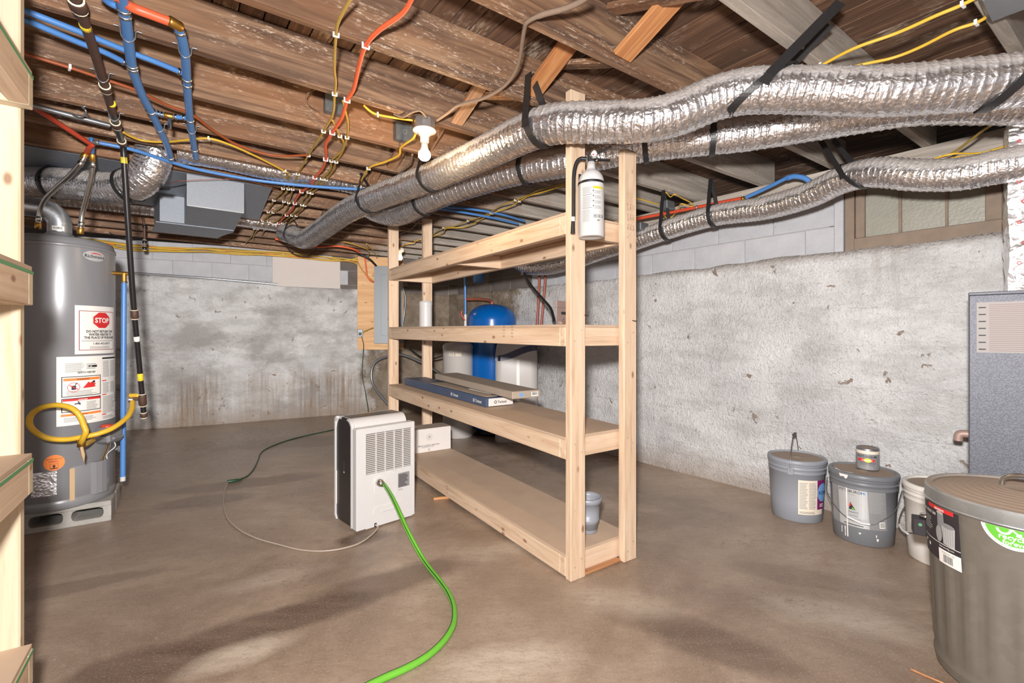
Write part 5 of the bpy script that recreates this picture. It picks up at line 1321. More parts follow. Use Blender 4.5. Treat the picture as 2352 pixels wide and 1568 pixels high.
# gas control valve
Mv = Matrix.Rotation(deg(46), 4, 'Z')
b = MB(); b.box((R-.004, -.055, .345), (R+.085, .055, .44), bev=.012, M=Mv); b.box((R+.02, -.03, .36), (R+.095, .05, .385), bev=.008, M=Mv); b.build('gas_control_valve', M['heater_dk'], wh, local=True)
MB().lathe([(0, .455), (.028, .455), (.032, .445), (.034, .43), (0, .43)], 20, M=Mv @ Matrix.Translation((R+.04, -.012, 0)).to_4x4()).build('red_control_knob', M['pexred'], wh, local=True)
MB().tube([(R+.05, -.12, .383), (R+.05, -.055, .385)], .0125, 12).build('inlet_fitting', M['chrome'], wh, Mv, True)
for (y_, m, lab, sag) in ((-.02, 'brass', 'burner_tube', 0), (0.0, 'chrome', 'pilot_tube', .004), (.02, 'white', 'igniter_wire', .012)):
    MB().tube(smooth_pts([(R+.05, y_, .35), (R+.04+sag, y_+sag, .31), (R+.028-sag, y_-.004, .27), (R+.018, y_-.006, .235)], 5), .0035, 8).build(lab, M[m], wh, Mv, True)
# drain valve
Mv2 = Matrix.Rotation(deg(78), 4, 'Z')
b = MB(); b.tube([(R-.01, 0, .27), (R+.05, 0, .27)], .012, 12); b.lathe([(0, -.018), (.022, -.018), (.022, .018), (0, .018)], 8, M=Matrix.Translation((R+.03, 0, .27))); b.build('drain_valve', M['heater_dk'], wh, Mv2, True)
# relief valve + blue discharge pipe
tq = P(285, 628, 2.95); rel = Vector((tq.x, tq.y, 0))-HXc; dr = rel.normalized()
tp = root('relief_valve', 'brass relief valve with a long blue discharge pipe beside the water heater', 'valve', tq)
MB().tube([HXc+dr*(R+.001)+UP*tq.z, tq+dr*.035], .012, 12).build('brass_body', M['brass'], tp)
MB().tube([tq, tq-UP*.05], .014, 12).build('brass_outlet', M['brass'], tp)
MB().tube([tq-UP*.05, P(284, 800, 2.95), P(282, 1098, 2.94)], .0145, 14).build('discharge_pipe', M['pexblue'], tp)
MB().tube([P(282, 1094, 2.94), P(282, 1104, 2.94)], .0146, 14).build('white_pipe_end', M['white'], tp)
MB().box((-.004, -.002, -.085), (.006, .002, 0)).build('brass_tag', M['brass'], tp, Matrix.Translation(tq+dr*.04-UP*.02))
for v in (648,): fitting(tp, P(285, v, 2.95), UP, .018, .012, M['chrome'], False, 'clamp_ring')
# yellow gas hose
gh = [P(304, 922, 2.86), P(303, 938, 2.80), P(292, 958, 2.72), P(262, 981, 2.62), P(228, 995, 2.56), P(190, 1003, 2.52), P(150, 1009, 2.49), P(110, 1006, 2.46), P(82, 992, 2.44), P(68, 974, 2.43), P(72, 952, 2.43), P(95, 936, 2.44), P(130, 930, 2.45), P(162, 936, 2.46), P(182, 953, 2.47), P(193, 978, 2.48), P(197, 992, 2.48), P(190, 1008, 2.49), P(187, 1018, 2.52), P(196, 1020, 2.56)]
vi = WM[wh.name] @ Mv @ Vector((R+.05, -.12, .383))
gh.append(vi)
ghr, sp = cable('gas_hose', 'yellow corrugated gas hose looped in front of the water heater', 'hose', gh, .0135, M['gashose'], n=12)
MB().lathe([(0, -.02), (.018, -.018), (.018, .02), (0, .022)], 8, M=Matrix.Translation(P(187, 1018, 2.51))).build('hose_nut', M['brass'], ghr)
MB().tube([P(187, 1026, 2.5), P(191, 1044, 2.5), P(193, 1062, 2.5)], [.008, .009, .0005], 8).build('hanging_tag', M['mask'], ghr)
# shut-off valve on the gas pipe
sv = root('shutoff_valve', 'gas shut-off valve with a small yellow handle on the black pipe', 'valve', P(300, 916, 2.86))
MB().tube([gl(916), P(300, 915, 2.86)], .0115, 12).build('valve_nipple', M['rust'], sv)
MB().tube([P(296, 917, 2.85), P(304, 918, 2.86)], .018, 12).build('valve_body', M['chrome'], sv)
MB().box((-.03, -.007, 0), (.03, .007, .022), bev=.006).build('yellow_handle', M['gashose'], sv, Matrix.Translation(P(307, 912, 2.85)))

# ================================================================== DEHUMIDIFIER
o = Vector((-.873, 2.616, 0)); ax = Vector((.721, .693, 0)); bx_ = Vector((-.693, .721, 0))
DM = Matrix(((ax.x, bx_.x, 0, o.x), (ax.y, bx_.y, 0, o.y), (0, 0, 1, 0), (0, 0, 0, 1)))
dh = root('dehumidifier', 'white dehumidifier with dark sides standing on the floor, grille facing the camera', 'dehumidifier', o, math.atan2(ax.y, ax.x))
Wd, Dp, Ht = .381, .29, .632
sideP = [(.055, .012), (.055, .585)]+[(.055+.055-.055*math.cos(a), .575+.057*math.sin(a)) for a in [i*PI/16 for i in range(1, 9)]]+[(Dp-.05+.05*math.sin(a), .582+.05*math.cos(a)) for a in [i*PI/16 for i in range(0, 9)]]+[(Dp, .03), (Dp-.02, .012)]
def sp2(poly, x0, x1, m, name, bev=0):
    # poly in (y,z); extrude along x
    Mx = Matrix(((0, 0, 1, 0), (1, 0, 0, 0), (0, 1, 0, 0), (0, 0, 0, 1)))
    return MB().prism(poly, x0, x1, M=Mx).build(name, m, dh, local=True)
sp2(sideP, .012, Wd-.03, M['white'], 'main_housing')
# rims: thin outer shells left and right (back rim white, front rim white)
rim = [(.055, .014), (.055, .585)]+[(.055+.055-.055*math.cos(a), .575+.057*math.sin(a)) for a in [i*PI/16 for i in range(1, 9)]]
inner = [(y+.014 if i < 3 else y+.010, z-(.0 if i < 2 else .010)) for i, (y, z) in enumerate(rim)]
sp2(rim+inner[::-1], -.004, .014, M['white'], 'rear_rim')
frim = [(Dp-.03+.03*math.sin(a), .60+.03*math.cos(a)) for a in [i*PI/16 for i in range(0, 9)]]+[(Dp, .03), (Dp-.02, .012), (Dp-.03, .012), (Dp-.012, .034), (Dp-.012, .595), (Dp-.03, .618)]
sp2(frim, -.004, .014, M['white'], 'front_rim')
dk = [(.085, .016), (.075, .10), (.075, .56), (.092, .605), (.11, .615), (Dp-.05, .615), (Dp-.026, .59), (Dp-.016, .56), (Dp-.016, .04), (Dp-.03, .016)]
sp2(dk, .004, .0125, M['darkpanel'], 'left_side_panel'); sp2(dk, Wd-.031, Wd-.024, M['darkpanel'], 'right_side_panel')
sp2([(Dp-.020, .1), (Dp-.004, .1), (Dp-.004, .3), (Dp-.02, .3)], -.005, .006, M['shade'], 'bucket_edge')
MB().box((.02, .115, Ht-.002), (Wd-.04, .215, Ht+.0022), bev=.002).build('top_panel', M['darkpanel'], dh, local=True)
MB().box((.0, .12, Ht-.020), (.022, .20, Ht-.0005), bev=.004).build('carry_recess', M['darkpanel'], dh, local=True)
dd = Decal(lambda x, y, off: Vector((.004-off, -x, y)), .0008)
dd.disc(-.17, .31, .0055, M['paper'], 0); dd.rect(-.1706, .315, -.1692, .37, M['inkgrey'], 0, n=1); dd.build('hose_port_mark', dh)
# back panel with a real grille opening
gx0, gx1, gz0, gz1 = .062, .355, .318, .548
b = MB()
b.box((0, 0, .008), (gx0, .06, .585), bev=.006); b.box((gx1, 0, .008), (Wd, .06, .585), bev=.006)
b.box((gx0-.006, .0003, .008), (gx1+.006, .06, gz0), bev=.001); b.box((gx0-.006, .0003, gz1), (gx1+.006, .06, .585), bev=.004)
bpan = b.build('back_panel', M['white'], dh, local=True)
MB().box((gx0-.004, .018, gz0-.004), (gx1+.004, .022, gz1+.004)).build('filter_screen', M['slot'], dh, local=True)
nsl = 21; gm_ = {}
slm = MB().box((gx0, .002, -.0022), (gx1, .014, .0022)).mesh('louver', M['white'])
for i in range(nsl):
    ob = bpy.data.objects.new('louver', slm); place(ob, bpan, WM[dh.name] @ Matrix.Translation((0, 0, gz0+(gz1-gz0)*(i+.5)/nsl)))
bm_ = MB().box((-.0025, .0005, gz0), (.0025, .012, gz1)).mesh('grille_bar', M['white'])
for k in range(1, 5):
    ob = bpy.data.objects.new('grille_bar', bm_); place(ob, bpan, WM[dh.name] @ Matrix.Translation((gx0+(gx1-gx0)*k/5, 0, 0)))
dfn = lambda x, y, off: Vector((x, -off, y))
dd = Decal(dfn, .0008); dd.rect(.262, .200, .338, .285, M['silver2'], 0); dd.lines(.266, .205, .334, .280, 11, M['darklabel'], 1, .5, .4); dd.frame(.262, .2, .338, .285, .001, I, 1); dd.lines(.262, .183, .294, .194, 2, G, 0, jag=.1); dd.build('rating_plate', dh)
def ridge(mb, pts, r=.0018):
    mb.tube([Vector((x, .0003, z)) for x, z in pts], r, 6)
b = MB(); ridge(b, [(.11, .2), (.11, .295), (.175, .295), (.175, .225)]); ridge(b, [(.11, .2), (.165, .2)])
ridge(b, [(.19, .295), (.25, .295), (.25, .308), (.19, .308), (.19, .295)], .001)
ridge(b, arc((.13, .09), .03, PI/2, 3*PI/2, 8)); ridge(b, [(.13, .12), (.29, .12)]); ridge(b, arc((.29, .09), .03, PI/2, 0, 6)); b.build('moulded_ridge', M['shade'], dh, local=True)
MB().box((.155, -.004, .082), (.27, .001, .094), bev=.002).build('cord_wrap', M['white'], dh, local=True)
MB().lathe([(.008, -.001), (.010, -.0015), (.010, .001)], 20, M=Matrix.Translation((.322, 0, .05)) @ Matrix.Rotation(PI/2, 4, 'X')).build('moulded_ring', M['shade'], dh, local=True)
MB().tube(smooth_pts([(.205, -.001, .245), (.235, -.003, .24), (.245, -.004, .20), (.24, -.003, .165)], 5), .0015, 6).build('cap_tether', M['shade'], dh, local=True)
MB().box((.108, -.001, .008), (.122, .001, .03)).build('cord_notch', M['darkpanel'], dh, local=True)
b = MB()
for x_ in (.02, Wd-.06):
    for y_ in (.03, Dp-.06): b.box((x_, y_, 0), (x_+.04, y_+.03, .014))
b.build('foot', M['darkpanel'], dh, local=True)
# hose + cords
hp = DM @ Vector((.135, -.004, .262))
hpts = [hp+Vector((0, 0, 0)), DM @ Vector((.148, -.045, .252)), P(905, 1150, 2.52), P(938, 1222, 2.36), C(974, 1287, .030), C(1008, 1331, .0125), C(1030, 1362, .012), C(1042, 1392, .012), C(1043, 1425, .012), C(1033, 1452, .012), C(1010, 1482, .012), C(975, 1511, .012), C(930, 1536, .012), C(880, 1558, .012), C(820, 1588, .012), C(770, 1620, .012)]
hh, sph = cable('garden_hose', 'bright green garden hose from the dehumidifier out across the floor', 'hose', hpts, .0115, M['green'], n=14, k=8)
# dark stripe along the hose
st = []
for i, p in enumerate(sph):
    t = (sph[min(i+1, len(sph)-1)]-sph[max(i-1, 0)]).normalized(); sd_ = t.cross(UP).normalized()
    st.append(p+sd_*.0065+UP*.0078)
MB().tube(st, .0028, 6).build('dark_stripe', M['dkgreen'], hh)
MB().lathe([(0, -.005), (.019, -.005), (.0205, .0), (.0205, .018), (.017, .02), (.015, .04), (0, .04)], 20, M=frameM(hp, UP.cross(-bx_), -bx_)).build('hose_coupling', M['chrome'], hh)
fz = .005
cable('power_cord', 'pale grey power cord looping over the floor from the dehumidifier', 'cord', [DM @ Vector((.115, 0, .02)), DM @ Vector((.112, -.03, .008)), C(838, 1240, fz), C(800, 1256, fz), C(745, 1265, fz), C(690, 1262, fz), C(640, 1250, fz), C(590, 1236, fz), C(550, 1216, fz), C(523, 1190, fz), C(514, 1160, fz), C(516, 1130, fz), C(523, 1108, fz)], .0042, M['cord'])
pl = root('cord_plug', 'dark green socket end joining the two cords on the floor', 'plug', C(535, 1103, .012))
MB().tube([C(521, 1106, .012), C(528, 1105, .012), C(548, 1102, .012), C(556, 1100, .009)], [.010, .012, .011, .005], 10).build('plug_body', M['dkgreen'], pl)
cable('extension_cord', 'dark green extension cord running over the floor to the back wall', 'cord', [C(552, 1100, fz), C(568, 1093, fz), C(582, 1078, fz), C(592, 1058, fz), C(603, 1036, fz), C(640, 1018, fz), C(690, 1003, fz), C(750, 990, fz), C(800, 978, fz), C(838, 962, fz), P(846, 948, 6.3), P(840, 905, 6.44), P(832, 860, 6.45), P(834, 815, 6.45), P(835, 790, 6.43), P(830, 772, 6.42)], .0055, M['dkgreen'])

# ================================================================== BACK CORNER
bw = lambda u, v, off: onwall(WBP, u, v, off)
a0, a1 = bw(821, 803, .03), bw(927, 803, .03)
d_ = Vector((a1.x-a0.x, a1.y-a0.y, 0)); Lp = d_.length
Mx = frameM(Vector((a0.x, a0.y, .905)), d_, UP); fs_ = -1 if (Mx.to_3x3() @ Vector((0, 1, 0))).y > 0 else 1
pb_ = root('plywood_backboard', 'knotty plywood board on the back wall behind the grey breaker panel', 'board', (a0.x, a0.y, .905))
MB().box((0, 0, 0), (Lp, .018, 1.31), bev=.002).build('board_sheet', M['plyb'], pb_, Mx @ Matrix.Translation((0, -.009, 0)))
bpn = root('breaker_panel', 'tall grey electrical breaker panel behind the far shelf post', 'electrical panel', (a0.x, a0.y, 1.0))
xp0, xp1 = .235, Lp-.01
y0_, y1_ = (.009*fs_, .105*fs_); y0_, y1_ = min(y0_, y1_), max(y0_, y1_)
MB().box((xp0+.006, y0_, .10), (xp1-.006, y1_, 1.16), bev=.004).build('panel_box', M['panelgrey'], bpn, Mx)
yf = .105*fs_
MB().box((xp0, min(yf, yf+.004*fs_), .09), (xp1, max(yf, yf+.004*fs_), 1.17), bev=.001).build('panel_cover', M['panelgrey'], bpn, Mx)
MB().box((xp0+.09, min(yf, yf+.007*fs_), .2), (xp1-.09, max(yf, yf+.007*fs_), 1.05), bev=.002).build('panel_door', M['panelgrey'], bpn, Mx)
ow = root('wall_outlet', 'small metal outlet box with a plug at the lower left of the plywood board', 'outlet', P(828, 765, 6.4))
Mo = frameM(bw(828, 765, .045), d_, UP)
MB().box((-.035, -.03, -.055), (.035, .03, .055), bev=.004).build('outlet_box', M['boxmetal'], ow, Mo)
MB().box((-.02, .03*fs_ if fs_ > 0 else .03*fs_-.02, -.03), (.02, .03*fs_+.02 if fs_ > 0 else .03*fs_, .01), bev=.006).build('plug', M['black'], ow, Mo)
cable('yellow_cable', 'short yellow cable between the outlet and the breaker panel', 'cable', [P(834, 762, 6.4), P(845, 757, 6.4), P(857, 752, 6.4)], .008, M['oldyellow'])
# pressure tank
tk = P(1130, 768, 5.32); tk.z = 0
bt = root('pressure_tank', 'tall glossy blue well pressure tank in the far corner', 'tank', tk)
R = .277; Ttop = 1.12+(768-693)/FP*5.15
MB().lathe([(0, .05), (.2, .05), (R-.03, .08), (R, .13), (R, Ttop-.20)]+[(R*math.cos(a)**.8 if a < PI/2-.01 else 0, Ttop-.20+.185*math.sin(a)) for a in [i*PI/20 for i in range(1, 11)]], 64, M=Matrix.Translation(tk)).build('tank_shell', M['tankblue'], bt)
MB().lathe([(.2, 0), (.21, 0), (.2, .06), (.19, .06)], 32, M=Matrix.Translation(tk)).build('tank_base', M['black'], bt)
MB().tube([tk+UP*(Ttop-.02), tk+UP*(Ttop+.012)], .02, 12).build('top_fitting', M['copper'], bt)
Decal(lambda x, y, off: tk+cylfn(R, math.atan2(-tk.y, -tk.x), .52)(x, y, off)).text('WELL-X-TROL', .10, 0, .03, M['paper'], 0, .01).build('tank_lettering', bt, local=False)
# brine tank (left) and softener (right)
gt = P(1052, 768, 5.15); gt.z = 0
brn = root('brine_tank', 'grey round brine tank with paper labels left of the blue tank', 'tank', gt)
R = .165
MB().lathe([(0, 0), (R-.006, 0), (R, .01), (R, .95), (R+.004, .96), (R+.004, 1.0), (R-.03, 1.03), (0, 1.04)], 48, M=Matrix.Translation(gt)).build('tank_shell', M['tankgrey'], brn)
aC = math.atan2(-gt.y, -gt.x)
dd = Decal(lambda x, y, off: gt+cylfn(R, aC-.5, .89)(x, y, off)); dd.rect(-.02, 0, .04, .085, M['cream'], 0); dd.lines(-.016, .005, .036, .08, 8, G, 1); dd.rect(.055, 0, .12, .085, M['cream'], 0); dd.lines(.06, .03, .115, .08, 6, G, 1); dd.build('tank_labels', brn, local=False)
sf = P(1186, 768, 5.0); sf.z = 0
sn = root('water_softener', 'light grey water softener cabinet with a navy swoosh right of the blue tank', 'water softener', sf, math.atan2(-sf.y, -sf.x)+PI/2)
def rrect(hx, hy, r, n=6):
    out = []
    for cx_, cy_, a in ((hx-r, hy-r, 0), (-hx+r, hy-r, PI/2), (-hx+r, -hy+r, PI), (hx-r, -hy+r, 3*PI/2)): out += [(cx_+r*math.cos(a+i*PI/2/n), cy_+r*math.sin(a+i*PI/2/n)) for i in range(n+1)]
    return out
b = MB(); prev = None; ring = []
for z_, k in ((0, .97), (.01, 1), (.90, 1.0), (.935, .985), (1.01, .93), (1.06, .80), (1.075, .5)):
    ring.append([(x*k, y*k, z_) for x, y in rrect(.222, .19, .07)])
nR = len(ring[0]); vs = [p for r_ in ring for p in r_]
fs2 = [(i*nR+j, i*nR+(j+1) % nR, (i+1)*nR+(j+1) % nR, (i+1)*nR+j) for i in range(len(ring)-1) for j in range(nR)]
b.add(vs, fs2, 0, True); b.add(ring[-1], [tuple(range(nR))]); b.build('cabinet', M['tankgrey'], sn, local=True)
b = MB(); n_ = 16
top_ = [(-.2225+.445*i/n_, .955+.055*math.sin((i/n_-.45)*PI*1.1)) for i in range(n_+1)]
poly = top_+[(x, z-.055-.02*math.sin(i/n_*PI)) for i, (x, z) in list(enumerate(top_))[::-1]]
fnS = lambda x, z: Vector((x*.985, -.19-.0015+(.012 if abs(x) > .19 else 0)+max(0, (z-.93))*.12, z))
vs = [fnS(x, z) for x, z in top_]+[fnS(x, z-.052-.02*math.sin(i/n_*PI)) for i, (x, z) in enumerate(top_)]
b.add(vs, [(i, i+1, n_+2+i, n_+1+i) for i in range(n_)]); b.build('navy_swoosh', M['navy'], sn, local=True)
MB().box((.0, -.1935, .02), (.035, -.188, .86), bev=.002).build('vertical_groove', M['shade'], sn, local=True)
# pipes in the corner
cp = root('water_filter', 'blue filter canister on the corner wall under the top shelf', 'filter', P(1099, 640, 5.9))
MB().lathe([(0, 0), (.055, 0), (.068, .02), (.07, .2), (.062, .24), (0, .24)], 28, M=Matrix.Translation(P(1099, 649, 5.9))).build('filter_housing', M['pexblue'], cp)
MB().tube([P(1099, 649, 5.9)+UP*.24, P(1099, 649, 5.9)+UP*.40], .05, 12).build('filter_head', M['black'], cp)
cable('water_pipe', 'thin blue pipe dropping vertically left of the blue tank', 'pipe', [P(1067, 600, 5.7), P(1069, 690, 5.7), P(1069, 735, 5.7)], .014, M['pexblue'], n=10)
cable('water_pipe', 'white lower pipe with a red lever valve left of the blue tank', 'pipe', [P(1069, 722, 5.7), P(1069, 800, 5.7)], .018, M['white'], n=10)
cable('water_pipe', 'red-brown pipe reaching from the blue pipe to the tank top', 'pipe', [P(1071, 687, 5.7), P(1100, 687, 5.6), P(1125, 690, 5.42), P(1131, 697, 5.34)], .016, M['copper'], n=10)
tag(MB().tube(smooth_pts([P(1060, 714, 5.66), P(1061, 724, 5.66), P(1068, 736, 5.66)], 4), .009, 8).build('lever_handle', M['pexred']), 'small red lever beside the white pipe near the blue tank', 'handle')
cable('water_pipe', 'red-brown vertical pipe on the right wall behind the shelf, left of two', 'pipe', [P(1239, 600, 4.9), P(1238, 660, 4.9), P(1233, 760, 4.9)], .013, M['copper'], n=10)
cable('water_pipe', 'red-brown vertical pipe on the right wall behind the shelf, right of two', 'pipe', [P(1253, 600, 4.85), P(1251, 660, 4.85), P(1242, 760, 4.85)], .013, M['copper'], n=10)
cable('black_cable', 'black double cable curving down to the bracket behind the shelf', 'cable', [P(1198, 602, 4.6), P(1203, 625, 4.5), P(1220, 655, 4.3), P(1243, 682, 4.0), P(1264, 707, 3.6), P(1271, 728, 3.2), P(1273, 742, 3.0)], .011, M['black'])
cable('drain_tube', 'grey flexible tube arching on the back wall under the breaker panel', 'hose', [P(893, 930, 6.3), P(872, 905, 6.35), P(856, 880, 6.4), P(853, 855, 6.42), P(862, 832, 6.42), P(885, 820, 6.4), P(920, 814, 6.3), P(960, 828, 6.1), P(1000, 850, 5.8), P(1020, 868, 5.5)], .018, M['steel'])
cable('black_cable', 'black thin hose swinging between the far post and the grey tank', 'cable', [P(940, 800, 6.2), P(965, 818, 6.0), P(990, 824, 5.8), P(1020, 816, 5.4)], .010, M['black'])
cable('grey_cable', 'grey cable dropping beside the breaker panel edge', 'cable', [P(926, 660, 6.45), P(931, 685, 6.48), P(929, 720, 6.48), P(923, 755, 6.48)], .009, M['steel'])
cable('water_pipe', 'thin blue pipe end low on the white wall right of the shelf', 'pipe', [P(1459, 998, 3.95), P(1459, 1040, 3.95)], .011, M['pexblue'], n=10)

# ================================================================== RIGHT SIDE: PAILS, CAN, FURNACE
def pail(name, label, X, Y, r, h, body, lidm, rings=3, baila=None, bail_up=False, bailroll=True):
    rt = root(name, label, 'bucket', (X, Y, 0), math.atan2(-Y, -X))
    rb = r*.86
    Rf = lambda z: rb+(r*.955-rb)*min(1, z/(h*.80))
    MB().lathe([(0, .004), (rb-.008, 0), (rb, .006), (Rf(h*.3), h*.3), (Rf(h*.78), h*.78), (Rf(h*.78)+.004, h*.785), (r*.965, h*.80), (r*.965, h*.85), (r*.985, h*.853), (r*.985, h*.86), (r*.96, h*.865), (r*.965, h*.905), (r*.985, h*.908), (r*.985, h*.915), (r*.96, h*.92), (r*.96, h*.94)], 64).build('pail_body', M[body], rt, local=True)
    MB().lathe([(r*.975, h*.925), (r, h*.93), (r*1.012, h*.945), (r*1.012, h*.975), (r*.995, h*.992), (r*.93, h), (r*.905, h*.997), (r*.88, h*.975)], 64).build('lid_rim', M[body], rt, local=True)
    MB().lathe([(r*.885, h*.975), (r*.3, h*.977), (r*.12, h*.98), (r*.1, h*.986), (0, h*.986)], 48).build('lid_top', M[lidm], rt, local=True)
    return rt, Rf
p1_, Rf = pail('bucket', 'light grey plastic bucket with the wire handle standing up, leftmost of the three', 1.764, 2.887, .158, .372, 'pail_grey', 'dustlid')
dd = Decal(cylfn(Rf, deg(3), .055), .0008); Lx = deg(70)*.14
dd.rect(0, 0, .108, .205, M['cream'], 0); dd.rect(.108, .03, Lx, .205, M['purple'], 0); dd.rect(.108, 0, Lx-.02, .03, M['cream'], 0)
dd.lines(.006, .035, .05, .195, 18, G, 1); dd.lines(.056, .035, .102, .195, 18, G, 1); dd.lines(.006, .008, .1, .022, 2, I, 1, .3); dd.disc(.15, .13, .042, M['pblue'], 1, ry=.055); dd.text('FORM', .117, .118, .030, M['navy'], 2, .015, align='LEFT'); dd.lines(.125, .045, .16, .068, 3, M['paper'], 2)
dd.build('paper_label', p1_)
hl = smooth_pts([(.004, -.165, .30), (.01, -.152, .42), (.012, -.085, .485)], 6)
# bail standing up: from front lug over the top
Mb = Matrix.Rotation(deg(-8), 4, 'Z')
bl = [(.163, -.01, .305), (.135, -.012, .40), (.060, -.012, .485), (.005, -.012, .505), (-.055, -.012, .485), (-.135, -.012, .40), (-.163, -.01, .305)]
MB().tube([Vector(p) for p in smooth_pts(bl, 6)], .0026, 6).build('bail_wire', M['wire'], p1_, Mb, True)
MB().tube([Vector((.03, -.012, .50)), Vector((-.03, -.012, .50))], .009, 10).build('bail_grip', M['black'], p1_, Mb, True)
MB().box((.148, -.025, .285), (.160, .006, .325), bev=.002).build('handle_lug', M['pail_grey'], p1_, Mb, True)

p2_, Rf = pail('bucket', 'dark grey plastic bucket splashed with white paint, middle of the three', 1.939, 2.573, .158, .378, 'pail_dark', 'dustlid')
dd = Decal(cylfn(Rf, deg(-66), .095), .0008); Lx = deg(112)*.14
dd.rect(0, 0, .052, .215, M['silver2'], 0); dd.rect(.052, 0, .19, .215, M['silver'], 0); dd.rect(.19, 0, Lx, .215, M['silver2'], 0)
dd.text('PITTSBURGH', .118, .180, .021, I, 1, .004); dd.text('PPG', .172, .182, .014, M['pblue'], 1, .02); dd.lines(.10, .168, .14, .174, 1, G, 1)
dd.poly([(.105, .09), (.135, .09), (.113, .13)], M['darklabel'], 1); dd.poly([(.106, .104), (.118, .112), (.113, .13)], M['red'], 2); dd.poly([(.118, .092), (.133, .092), (.122, .104)], M['pgreen'], 2)
dd.text('PAINTS', .125, .072, .013, I, 1); dd.text('& STAINS', .125, .056, .009, I, 1); dd.lines(.075, .03, .165, .048, 4, G, 1); dd.rect(.075, .008, .165, .012, I, 1)
dd.lines(.194, .09, Lx-.01, .205, 16, G, 1); dd.rect(.235, .012, .262, .045, M['paper'], 1); dd.barcode(.238, .016, .259, .042, I, 2); dd.lines(.006, .02, .046, .2, 18, G, 1)
dd.build('silver_label', p2_)
dd = Decal(cylfn(Rf, deg(-28), 0), .0024)
def drip(x, z1, z0, w_): dd.poly([(x-w_, z1), (x-w_*.6, (z0+z1)/2), (x-w_*.8, z0+w_), (x, z0), (x+w_*.7, z0+w_), (x+w_*.5, (z0+z1)/2), (x+w_, z1)], M['paint'], 0)
drip(.0, .30, .03, .004); drip(-.012, .085, .03, .003); drip(-.03, .08, .045, .0025); drip(.055, .07, .06, .006); drip(.13, .05, .035, .006); drip(.125, .07, .055, .003)
dd.build('paint_drips', p2_)
fnr = cylfn(.158*1.013, deg(-28), 0)
dd = Decal(fnr, .001); dd.poly([(-.035, .368), (-.03, .352), (-.01, .356), (.0, .345), (.008, .352), (.012, .368)], M['paint'], 0); dd.build('paint_splash', p2_)
dd = Decal(lambda x, y, off: Vector((x, y, .378*.999+off)), .0015)
dd.poly([(.062, -.122), (.105, -.098), (.115, -.085), (.128, -.035), (.138, -.05), (.118, -.10), (.085, -.125)], M['paint'], 0); dd.build('lid_paint', p2_)
Mb = Matrix.Rotation(deg(-2), 4, 'Z')
bl = [(.0, -.165, .30), (.075, -.158, .235), (.135, -.10, .165), (.158, -.04, .135), (.160, .03, .130), (.155, .07, .15), (.11, .135, .21), (.03, .165, .30)]
MB().tube([Vector(p) for p in smooth_pts(bl, 6)], .0024, 6).build('bail_wire', M['wire'], p2_, Mb, True)
MB().tube([Vector((.150, -.065, .146)), Vector((.163, .0, .129)), Vector((.161, .035, .131))], .0065, 10).build('bail_grip', M['white'], p2_, Mb, True)
# small paint tin
tn = root('paint_tin', 'small quart paint tin standing on the lid of the dark grey bucket', 'paint can', (1.965+.02, 2.60, .3735), math.atan2(-2.6, -1.985))
r_ = .053
MB().lathe([(0, 0), (r_-.002, 0), (r_, .003), (r_, .113), (r_-.001, .118), (r_-.003, .119), (r_-.006, .114), (r_-.012, .113), (0, .113)], 40).build('tin_body', M['steel'], tn, local=True)
MB().lathe([(r_-.013, .1135), (r_-.014, .116), (r_-.02, .1145), (0, .1145)], 32).build('tin_lid', M['dustlid'], tn, local=True)
dd = Decal(cylfn(r_, deg(-72), .004), .0007); Lx = deg(144)*r_
dd.rect(0, 0, Lx, .085, M['silver2'], 0); dd.rect(0, .085, Lx, .102, M['cream'], 0); dd.text('RUST-OLEUM', Lx*.47, .066, .0155, I, 1, .015); dd.rect(.02, .044, Lx-.035, .058, M['red'], 1); dd.disc(Lx*.5, .051, .016, M['pyellow'], 2, ry=.011); dd.text('HAMMERED', Lx*.48, .048, .009, M['paper'], 3, .02); dd.text('HIGH PERFORMANCE', Lx*.5, .034, .0075, I, 1, .01); dd.text('PROTECTIVE ENAMEL', Lx*.5, .026, .006, I, 1); dd.lines(.03, .006, Lx-.03, .018, 3, G, 1)
dd.build('tin_label', tn)
p3_, Rf = pail('bucket', 'white plastic bucket half hidden by the trash can', 2.14, 2.31, .158, .378, 'pail_white', 'dustlid')
Mb = Matrix.Rotation(deg(-60), 4, 'Z')
bl = [(.0, -.163, .30), (.08, -.165, .20), (.14, -.10, .14), (.163, -.02, .125), (.150, .07, .15), (.09, .14, .21), (.03, .163, .30)]
MB().tube([Vector(p) for p in smooth_pts(bl, 6)], .0024, 6).build('bail_wire', M['wire'], p3_, Mb, True)
MB().tube([Vector((.152, -.07, .134)), Vector((.164, -.02, .126)), Vector((.163, .02, .127))], .0065, 10).build('bail_grip', M['white'], p3_, Mb, True)

# trash can
tc = Vector((1.652, 1.498, 0)); tr = root('trash_can', 'dusty galvanised metal trash can with its lid on, right foreground', 'trash can', tc, math.atan2(-tc.y, -tc.x))
n = 180; vs = []; zs = [0, .006, .03, .036, .045, .06, .10, .2, .3, .38, .42, .44, .5, .545, .57, .585]
for z_ in zs:
    for j in range(n):
        a = 2*PI*j/n; rr = .214+.024*z_/.58
        fl_r = .0022*max(-1, min(1, 2.2*math.cos(a*22))) if .06 < z_ < .42 else 0
        if z_ in (.03, .036): rr += .004
        if z_ in (.45, .44, .5): rr += 0
        vs.append(((rr+fl_r)*math.cos(a), (rr+fl_r)*math.sin(a), z_))
fs2 = [(i*n+j, i*n+(j+1) % n, (i+1)*n+(j+1) % n, (i+1)*n+j) for i in range(len(zs)-1) for j in range(n)]
fs2.append(tuple(range(n))[::-1])
MB().add(vs, fs2, 0, True).build('can_body', M['can'], tr, local=True)
